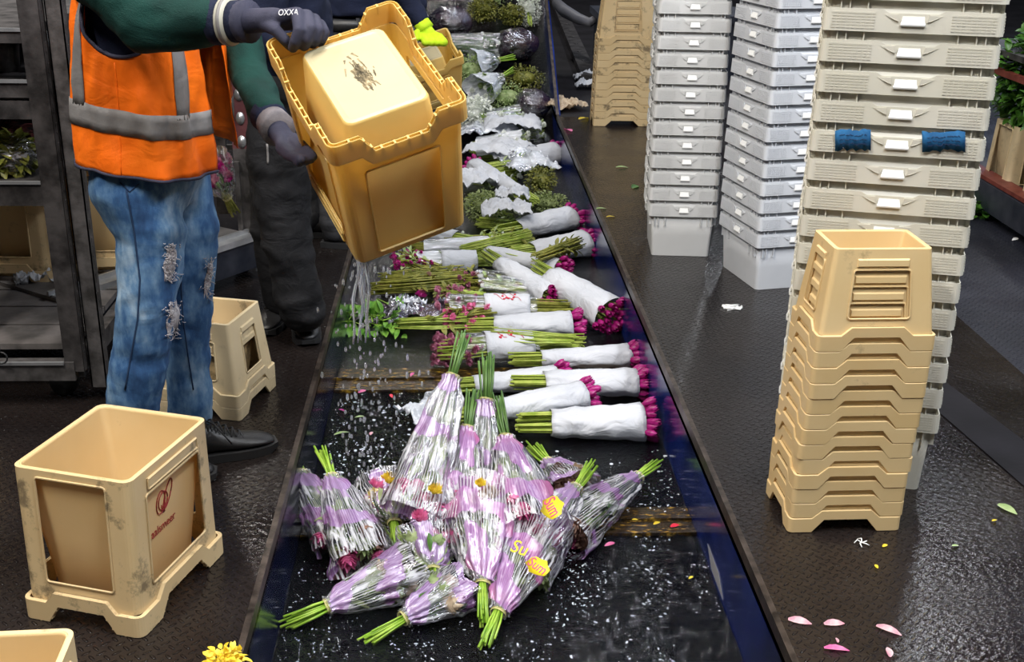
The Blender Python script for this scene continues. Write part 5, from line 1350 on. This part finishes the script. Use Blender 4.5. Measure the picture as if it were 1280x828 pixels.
blob('jacket', 'navy', p2, [lambda b: ringloft(b, [(.98, hx, 4.30, .17, .20), (1.2, hx, 4.30, .17, .21), (1.42, hx, 4.30, .14, .21), (1.52, hx, 4.30, .07, .11)]),
    [((hx, 4.08, 1.42), .078), ((hx-.02, 4.02, 1.16), .065), ((hx+.12, 3.98, 1.02), .048)], [((hx, 4.52, 1.42), .078), ((hx, 4.58, 1.16), .065), ((hx+.12, 4.55, 1.0), .048)]], .013, 6, .009, 7, seed=3)
surf_line(tr2_, [(334, 180), (335, 195), (335, 208)], .004, 'pocket_zip', 'reflect', p2, 4)
for hy, hp in ((3.98, (hx+.12, 3.98, 1.02)), (4.55, (hx+.12, 4.55, 1.0))):
    q = Vector(hp); glove(p2, q, q+Vector((.05, 0, -.03)), [q+Vector((.09, .03-.02*k, -.04)) for k in range(4)], [[q+Vector((.12, .03-.02*k, -.06)), q+Vector((.13, .03-.02*k, -.09))] for k in range(4)], [q+Vector((.06, .05, -.05)), q+Vector((.09, .05, -.08))], cuffm='glove')
ft = Z(388, 444, 0); 
shoe(p2, Z(378, 398, 0)+Vector((0, 0, .001)), ft, L_=.31, tagc='red_tag')
shoe(p2, Z(358, 388, 0)+Vector((0, 0, .001)), Z(330, 420, 0), L_=.30)
localise(p2)

# ---- person with the neon glove
p3_ = thing('person', 'person in grey belted jeans and a neon yellow glove behind the crate', 'person', (-.5, 5.3, 0))
bx, by = P_(434, 25, 5.2).x, 5.22
hd3 = (bx+.06, by, 1.67)
shr, elr, wrr = Vector((bx+.10, by-.20, 1.44)), P_(500, -12, 5.25), P_(529, 32, 5.2)
f1, f2 = Vector((-.56, 5.36, .001)), Vector((-.70, 5.52, .001))
blob('body', 'skin', p3_, head_parts(hd3, (1, -.4, -.4))+[[((bx+.03, by, 1.46), .07), ((bx, by, 1.2), .11), ((bx, by, .98), .11)],
    [((bx, by-.09, .95), .08), (f1+Vector((.0, 0, .50)), .05), (f1+Vector((0, 0, .10)), .036)], [((bx, by+.09, .95), .08), (f2+Vector((0, 0, .5)), .05), (f2+Vector((0, 0, .10)), .036)],
    [((bx+.03, by, 1.44), .05), (shr, .048), (elr, .036), (wrr, .026)], [((bx+.03, by, 1.44), .05), ((bx, by+.2, 1.42), .048), ((bx+.1, by+.25, 1.15), .035), ((bx+.32, by+.1, 1.12), .028)]], .015, 5)
head_at(p3_, hd3, (1, -.4, -.4))
blob('jeans', 'grey_denim', p3_, [lambda b: ringloft(b, [(.86, bx, by, .15, .19), (.98, bx, by, .155, .195), (1.09, bx, by, .15, .19)]),
    [((bx, by-.09, .90), .108), (f1+Vector((0, 0, .5)), .08), (f1+Vector((0, 0, .09)), .07)], [((bx, by+.09, .90), .108), (f2+Vector((0, 0, .5)), .08), (f2+Vector((0, 0, .09)), .07)]], .013, 6, .008, 7, seed=6)
b = MB(); ringloft(b, [(1.035, bx, by, .160, .200), (1.078, bx, by, .160, .200)], cap0=False, cap1=False); b.build('belt', 'leather', p3_, solid=.004)
for a in (-2.4, -1.9, -1.2, -.6): 
    b = MB(); q = Vector((bx+math.cos(a)*.160, by+math.sin(a)*.200, 1.055)); b.box(q, (.014, .014, .065)); b.build('belt_loop', 'grey_denim', p3_)
blob('jumper', 'navy', p3_, [lambda b: ringloft(b, [(1.09, bx, by, .165, .205), (1.3, bx+.01, by, .17, .21), (1.44, bx+.02, by, .14, .21), (1.53, bx+.04, by, .07, .11)]),
    [(shr, .075), (elr, .062), (elr.lerp(wrr, .82), .042)], [((bx, by+.2, 1.42), .075), ((bx+.1, by+.25, 1.15), .06), ((bx+.30, by+.1, 1.12), .045)]], .013, 6, .009, 7, seed=8)
dd = (wrr-elr).normalized(); sd = Vector((dd.y, -dd.x, 0)).normalized()
pm = wrr+dd*.035
glove(p3_, wrr, pm, [pm+dd*.025+Vector((.036-.024*k, -.01, 0)) for k in range(4)], [[pm+dd*.045+Vector((.045-.024*k, -.035, 0)), pm+dd*.03+Vector((.045-.024*k, -.055, -.01))] for k in range(4)], [pm+Vector((-.05, -.02, 0)), pm+Vector((-.045, -.045, -.02))], 'neon', 'neon', cuff=(wrr-dd*.02, wrr+dd*.02, .036), fr=.017)
shoe(p3_, f1+Vector((-.06, 0, 0)), f1+Vector((.2, -.04, 0)), L_=.29); shoe(p3_, f2+Vector((-.06, 0, 0)), f2+Vector((.2, 0, 0)), L_=.29)
localise(p3_)

# ---------------------------------------------------------------- carts
def post(b, a, z0, z1, w=.045, d=.03, slots=True):
    x, y = a; t = .004
    b.sm = False
    b.boxab((x-w/2, y-d/2, z0), (x-w/2+t, y+d/2, z1)); b.boxab((x+w/2-t, y-d/2, z0), (x+w/2, y+d/2, z1)); b.boxab((x-w/2, y-d/2, z0), (x+w/2, y-d/2+t, z1))
    if slots:
        z = z0+.06
        while z < z1-.03:
            b.boxab((x+w/2, y-.006, z), (x+w/2+.0015, y+.006, z+.03)); z += .06
cart = thing('roll_container', 'grey steel flower cart with shelves of plants and crates at the left', 'cart', (-1.55, 3.9, 0))
FX, FY = -1.235, 3.60         # front right post base
def cpart(name, m, fn, solid=0):
    b = MB(); b.sm = False; fn(b); o = b.build(name, m, cart, solid=solid); return o
cw, cdp = .62, 1.15
CX0, CX1, CY0, CY1 = FX-.62, FX, FY, FY+1.15
for x, y, m in ((CX1, CY0, 'steel_dark'), (CX0, CY0, 'steel_dark'), (CX1, CY1, 'steel_dark'), (CX0, CY1, 'steel_dark')):
    cpart('post', m, lambda b, x=x, y=y: post(b, (x, y), .12, 1.85, .06, .05))
cpart('post', 'steel', lambda b: post(b, (CX1+.062, CY0+.03), .05, 1.85, .05, .045))
def deck(b):
    n = 6; y0 = CY0+.06; ww = (CY1-CY0-.05)/n
    for k in range(n): b.boxab((CX0+.02, y0+k*ww, .165), (CX1-.02, y0+(k+1)*ww-.014, .185))
cpart('deck', 'board', deck)
def base(b):
    b.boxab((CX0, CY0-.03, .09), (CX1, CY0+.01, .155)); b.boxab((CX0, CY1-.03, .09), (CX1, CY1+.01, .155)); b.boxab((CX0-.02, CY0, .09), (CX0+.02, CY1, .155)); b.boxab((CX1-.02, CY0, .09), (CX1+.02, CY1, .155))
cpart('base_frame', 'steel', base)
cpart('base_lip', 'alu', lambda b: b.boxab((CX0, CY0-.038, .148), (CX1-.03, CY0-.028, .158)))
def wheel(o_, x, y):
    b = MB(); b.tube([Vector((x, y-.02, .047)), Vector((x, y+.02, .047))], .045, 20); w_ = b.build('wheel', 'black', o_)
    b = MB(); b.sm = False; b.boxab((x-.03, y-.03, .085), (x+.03, y+.03, .092)); b.boxab((x-.012, y-.028, .04), (x+.012, y-.023, .09)); b.boxab((x-.012, y+.023, .04), (x+.012, y+.028, .09)); b.build('castor_fork', 'steel', w_)
for x, y in ((CX0+.07, CY0+.07), (CX1-.07, CY0+.07), (CX0+.07, CY1-.07), (CX1-.07, CY1-.07)): wheel(cart, x, y)
SH = []
for z, hgt in ((P_(60, 226, CY0).z, .075), (P_(60, 100, CY0).z, .05), (P_(60, 36, CY0).z, .04)):
    def shelf(b, z=z, hgt=hgt):
        b.boxab((CX0, CY0-.02, z-hgt), (CX1-.02, CY0+.02, z)); b.boxab((CX0, CY0+.02, z-.02), (CX1-.02, CY1, z-.008)); b.boxab((CX0, CY1-.02, z-hgt), (CX1-.02, CY1+.02, z))
        b.boxab((CX0, CY0, z-.03), (CX0+.03, CY1, z)); b.boxab((CX1-.05, CY0, z-.03), (CX1-.02, CY1, z))
    cpart('shelf', 'steel_dark', shelf); cpart('shelf_lip', 'alu', lambda b, z=z: b.boxab((CX0, CY0-.026, z-.006), (CX1-.03, CY0-.018, z+.004))); SH.append(z)
cpart('shelf_rail', 'steel_dark', lambda b: b.boxab((CX0, CY0-.018, SH[1]-.115), (CX1-.02, CY0+.01, SH[1]-.06)))
cpart('back_panel', 'panel', lambda b: b.boxab((CX0+.02, CY1+.02, .75), (CX1+.3, CY1+.04, 1.3)))
b = MB(); b.tube([Vector((FX-.255, CY0-.045, .72)), Vector((FX-.245, CY0-.05, .45)), Vector((FX-.22, CY0-.05, .20))], .0035, 6)
b.tube([Vector((FX-.22+.02*math.cos(t), CY0-.05, .18+.02*math.sin(t))) for t in (2*PI*k/12 for k in range(13))], .003, 6, False)
b.build('latch_cord', 'black', cart)
localise(cart)
# crates and plants on that cart
cr = make_crate('flower_crate', 'crate', SPL, ('cream2', 'cream', 'pale_bottom')); tc = tree(cr, index_children())
for x, y, rz, s, lab in ((CX1-.52, CY0+.20, .25, 1, 'cream crate standing askew at the left edge of the cart deck'), (CX1-.42, CY1-.30, -.05, 1, 'cream crate at the back of the cart deck beside the thrown paper'), (CX1-.08, CY1-.22, .1, 1, 'cream crate on the cart deck behind the posts')):
    dup(cr, TR(x, y, .187, rz), lab, None, tc)
crumple(Vector((*Z(45, 350, .20).xy, .20)), .15, .10, 'crumpled white paper with print thrown on the cart deck', 14, hgt=.05, rz=.4, name='paper_scrap', cat='paper')
t = ball_bunch(Vector((CX1-.35, CY0+.25, SH[0]+.06)), .13, 'dark red leafy plant lying on the middle cart shelf', 71, m='dark_leaf', sq=1.7, flat=.6, n=380, leafl=.05)
t = ball_bunch(Vector((CX1-.16, CY0+.13, SH[0]+.05)), .07, 'pale leaves and clear film on the middle cart shelf', 72, m='leaf_olive', flat=.8, n=120, leafl=.04, film_='film')
for i, (x, h_) in enumerate(((-.5, .12), (-.3, .14), (-.15, .11), (-.02, .13))):
    b = MB(); b.tube([Vector((0, 0, 0)), Vector((0, 0, h_))], [.045, .055], 16); o = b.build('plant_pot', ('steel_dark', 'black', 'steel', 'black')[i]); o.location = (CX1+x-.03, CY0+.22, SH[1]-.007); tag(o, ['leftmost dark pot on the upper cart shelf', 'black pot on the upper cart shelf left of the post', 'grey pot on the upper cart shelf by the post', 'black pot on the upper cart shelf right of the post'][i], 'pot')
for i, (px, py) in enumerate(((140, 338), (128, 350), (132, 333))):
    petal(px, py, 'pink', .05, ['magenta petal on the cart deck right of the posts', 'pink petal lowest on the cart deck', 'magenta petal farthest back on the cart deck'][i], .188)
# ---- second cart behind the man
cart2 = thing('roll_container', 'steel cart with a maroon slotted post and bright deck edge behind the man', 'cart', (-1.1, 5.2, 0))
q0, q1 = Z(326, 348, .02), Z(205, 430, .02)
ex, ey = q0.x-.02, q0.y+.05
dv2 = Vector((-.40, -.55, 0)).normalized(); n2 = Vector((-dv2.y, dv2.x, 0))   # base side runs towards the lower left
def c2(name, m, fn): b = MB(); b.sm = False; fn(b); return b.build(name, m, cart2)
E0 = Vector((ex, ey, 0)); E1 = E0+dv2*1.0
c2('base_side', 'navy_metal', lambda b: b.beam(E0+Vector((0, 0, .12)), E1+Vector((0, 0, .12)), .025, .12))
c2('deck_edge', 'alu', lambda b: (b.beam(E0+Vector((0, 0, .195))-n2*.0, E1+Vector((0, 0, .195)), .05, .025), b.beam(E0+Vector((-.03, .01, .215)), E1+Vector((-.03, .01, .215)), .012, .018)))
inn = Vector((-.45, .32, 0))
c2('deck', 'board', lambda b: b.add([E0+Vector((0, 0, .20)), E1+Vector((0, 0, .20)), E1+inn*1.6+Vector((0, 0, .20)), E0+inn*1.6+Vector((0, 0, .20)), E0+Vector((0, 0, .17)), E1+Vector((0, 0, .17)), E1+inn*1.6+Vector((0, 0, .17)), E0+inn*1.6+Vector((0, 0, .17))], [(0, 1, 2, 3), (7, 6, 5, 4), (0, 4, 5, 1), (2, 6, 7, 3), (1, 5, 6, 2), (0, 3, 7, 4)]))
c2('corner_post', 'alu', lambda b: b.boxab((ex-.005, ey-.012, .04), (ex+.035, ey+.012, .48)))
c2('post', 'steel', lambda b: b.boxab((ex-.055, ey+.03, .2), (ex-.01, ey+.06, 1.9)))
pmx, pmy = P_(306, 220, ey+.02).x, ey+.02
c2('slotted_post', 'maroon', lambda b: b.boxab((pmx-.040, pmy-.012, .57), (pmx+.034, pmy+.012, 1.7)))
c2('slotted_post_foot', 'steel', lambda b: b.boxab((pmx-.040, pmy-.012, .2), (pmx+.034, pmy+.012, .57)))
for k in range(11):
    b = MB(); z = .60+.098*k; n_ = 12; pts = [Vector((pmx+.018*math.cos(2*PI*i/n_), pmy-.014, z+.027*math.sin(2*PI*i/n_))) for i in range(n_)]
    b.add(pts, [list(range(n_))]); b.build('slot', 'alu', cart2, solid=.003)
gx = pmx-.07
c2('wire_rail', 'steel', lambda b: [b.boxab((pmx-.35, pmy+.05, z), (pmx-.03, pmy+.07, z+.022)) for z in (.36, .45, .55)])
c2('upright', 'steel', lambda b: (b.boxab((pmx-.13, pmy+.02, .28), (pmx-.075, pmy+.045, .64)), b.boxab((pmx-.035, pmy-.04, .2), (pmx-.015, pmy-.02, .52))))
wheel(cart2, ex-.08, ey+.1); wheel(cart2, E1.x-.1, E1.y+.1)
localise(cart2)
t = dup(cr, TR(pmx-.36, pmy+.02, .203, .5), 'cream crate on the deck of the cart behind the man', None, tc)
for o in kids(cr): bpy.data.objects.remove(o)
bpy.data.objects.remove(cr)
film_bouquet(P_(292, 262, ey-.05), P_(262, 205, ey-.10), 'magenta flowers in film leaning on the cart behind the vest hem', 85, .11, 'film', 'stem_olive', ('t', 't', 'm'), 16, stemlen=.06, leaf='dark_leaf')
# ---- cart with plants at the far right
c3 = thing('plant_cart', 'dark cart with red rails holding cream crates of green plants at the right edge', 'cart', (3.2, 6.2, 0))
r0, r1 = Z(1214, 232, .12), Z(1300, 285, .12)
dr = (r1-r0).normalized(); nr_ = Vector((-dr.y, dr.x, 0)); 
if nr_.x < 0: nr_ = -nr_
r0 = r0-dr*.35; r1 = r0+dr*1.7
def c3p(name, m, fn): b = MB(); b.sm = False; fn(b); return b.build(name, m, c3)
up_ = lambda z: Vector((0, 0, z))
c3p('base_rail', 'navy_metal', lambda b: b.beam(r0+up_(-.0), r1+up_(0), .05, .14))
c3p('red_edge', 'red_strip', lambda b: b.beam(r0+up_(.085)+nr_*.03, r1+up_(.085)+nr_*.03, .09, .02))
def quadslab(b, z, w): b.add([r0+up_(z), r1+up_(z), r1+nr_*w+up_(z), r0+nr_*w+up_(z), r0+up_(z-.03), r1+up_(z-.03), r1+nr_*w+up_(z-.03), r0+nr_*w+up_(z-.03)], [(0, 1, 2, 3), (7, 6, 5, 4), (0, 4, 5, 1), (2, 6, 7, 3), (1, 5, 6, 2), (0, 3, 7, 4)])
c3p('deck', 'steel_dark', lambda b: quadslab(b, .075, .7))
zsh = P_(1262, 32, r0.y+.5).z-.12
c3p('shelf', 'steel_dark', lambda b: quadslab(b, zsh-.015, .7)); c3p('shelf_edge', 'red_strip', lambda b: b.beam(r0+up_(zsh-.12), r1+up_(zsh-.12), .03, .03))
for q in (r0, r1, r0+nr_*.7, r1+nr_*.7): c3p('post', 'steel_dark', lambda b, q=q: b.boxab((q.x-.025, q.y-.025, -.0), (q.x+.025, q.y+.025, 1.9)))
for q in (r0+nr_*.1+dr*.1, r1+nr_*.1-dr*.1, r0+nr_*.6+dr*.1, r1+nr_*.6-dr*.1): wheel(c3, q.x, q.y)
localise(c3)
cr = make_crate('flower_crate', 'crate', SPL, ('cream3', 'cream3', 'cream3')); tc = tree(cr, index_children())
an = math.atan2(dr.y, dr.x)
for k, (s, lab) in enumerate(((.50, 'cream crate with plants on the right cart, next to the white stack'), (.95, 'cream crate with plants on the right cart, at the picture edge'), (1.40, 'cream crate on the right cart nearest the camera'))):
    q = r0+dr*s+nr_*.24; dup(cr, TR(q.x, q.y, .197-.097, an), lab, 'plant crates on the right cart', tc)
    ball_bunch(Vector((q.x, q.y, .10+.39+.22)), .26, ['bushy dark green plant in the crate beside the white stack', 'bushy dark green plant in the crate at the right picture edge', 'bushy dark green plant in the nearest crate of the right cart'][k], 90+k, m='leaf', n=900, leafl=.055, flat=1.15, cat='plant', name='potted_plant')
q = r0+dr*1.0+nr_*.24; dup(cr, TR(q.x, q.y, zsh+.002, an), 'cream crate on the upper shelf of the right cart', None, tc)
for o in kids(cr): bpy.data.objects.remove(o)
bpy.data.objects.remove(cr)
ball_bunch(Z(1228, 262, .03), .10, 'green trailing sprigs on the floor beside the right cart', 95, m='leaf', n=60, leafl=.07, flat=.3, cat='plant', name='plant_sprigs')
petal(1273, 299, 'handle_white', .05, 'white paper scrap on the floor below the right cart', .003, name='paper_scrap', cat='scrap')
# ---- rail and hose behind the walkway at top
a, b_ = Z(694, 0, .04), Z(737, 98, .04)
t = thing('kerb_rail', 'grey perforated steel kerb rail along the far side of the walkway', 'rail', (a+b_)/2)
mb = MB(); mb.sm = False; mb.beam(a-t.location, b_-t.location, .14, .06); mb.build('beam', 'steel_dark', t)
for k in range(12):
    q = (a-t.location).lerp(b_-t.location, (k+.5)/12)+Vector((0, 0, .031)); mb = MB(); mb.tube([q, q+Vector((0, 0, .003))], .018, 10); mb.build('bolt', 'steel', t)
b = MB(); b.tube([P_(696, 4, 11.8), P_(706, 14, 11.4), P_(724, 24, 11.0), P_(738, 28, 10.8), P_(752, 18, 10.8)], [.05, .06, .05, .04, .03], 10); tag(b.build('hose', 'twine'), 'grey hose end lying over the kerb rail at the top', 'hose')
b = MB(); b.sm = False; b.boxab((1.28, 10.2, .001), (2.6, 10.9, .5)); b.boxab((1.24, 10.15, .5), (2.64, 10.95, .56)); tag(b.build('machine_cabinet', 'navy_metal'), 'dark blue metal cabinet behind the far crate stack', 'cabinet')
for i, (x, y) in enumerate(((733, 98), (736, 108))): crumple(Z(x, y, .02), .22, .16, ['upper white scrap beside the far crate stack', 'lower white scrap beside the far crate stack'][i], 15+i, hgt=.05, name='paper_scrap', cat='paper')

# ---------------------------------------------------------------- lights of the hall
w = bpy.data.worlds.new('hall'); scn.world = w; w.use_nodes = True
w.node_tree.nodes['Background'].inputs[0].default_value = (.50, .56, .68, 1); w.node_tree.nodes['Background'].inputs[1].default_value = .06
def area(name, loc, sx, sy, power, col, target=None):
    l = bpy.data.lights.new(name, 'AREA'); l.shape = 'RECTANGLE'; l.size = sx; l.size_y = sy; l.energy = power; l.color = col
    o = bpy.data.objects.new(name, l); COL.objects.link(o); o.location = loc
    if target: o.rotation_euler = (Vector(target)-Vector(loc)).to_track_quat('-Z', 'Y').to_euler()
    return o
for x, y, e, c in ((-2.4, .4, 300, 0), (1.6, .2, 300, 1), (-.4, 2.4, 190, 0), (3.4, 2.6, 230, 1), (-3.4, 3.6, 150, 0)):
    area('hall_lamp', (x, y, 5.2), .5, 1.8, e, (1.0, .95, .88) if c == 0 else (.90, .94, 1.0), (x, y, 0))
for x, y, e, c in ((-2.2, 8.6, 90, 0), (.6, 9.6, 90, 1), (4.2, 9.0, 90, 1), (-.6, 15, 110, 0), (4.5, 16, 110, 1)):
    area('hall_lamp', (x, y, 5.2), .14, 1.4, e, (1.0, .95, .88) if c == 0 else (.90, .94, 1.0), (x, y, 0))
area('cool_fill_light', (9, 12, 3.2), 5, 3, 160, (.55, .68, 1.0), (1.5, 3, 0))  # added bluish light for cool reflections on the right-hand floor

for o in COL.objects:
    if 'label' in o and len(o['label'].split()) > 16: print('LONG', o.name, o['label'])
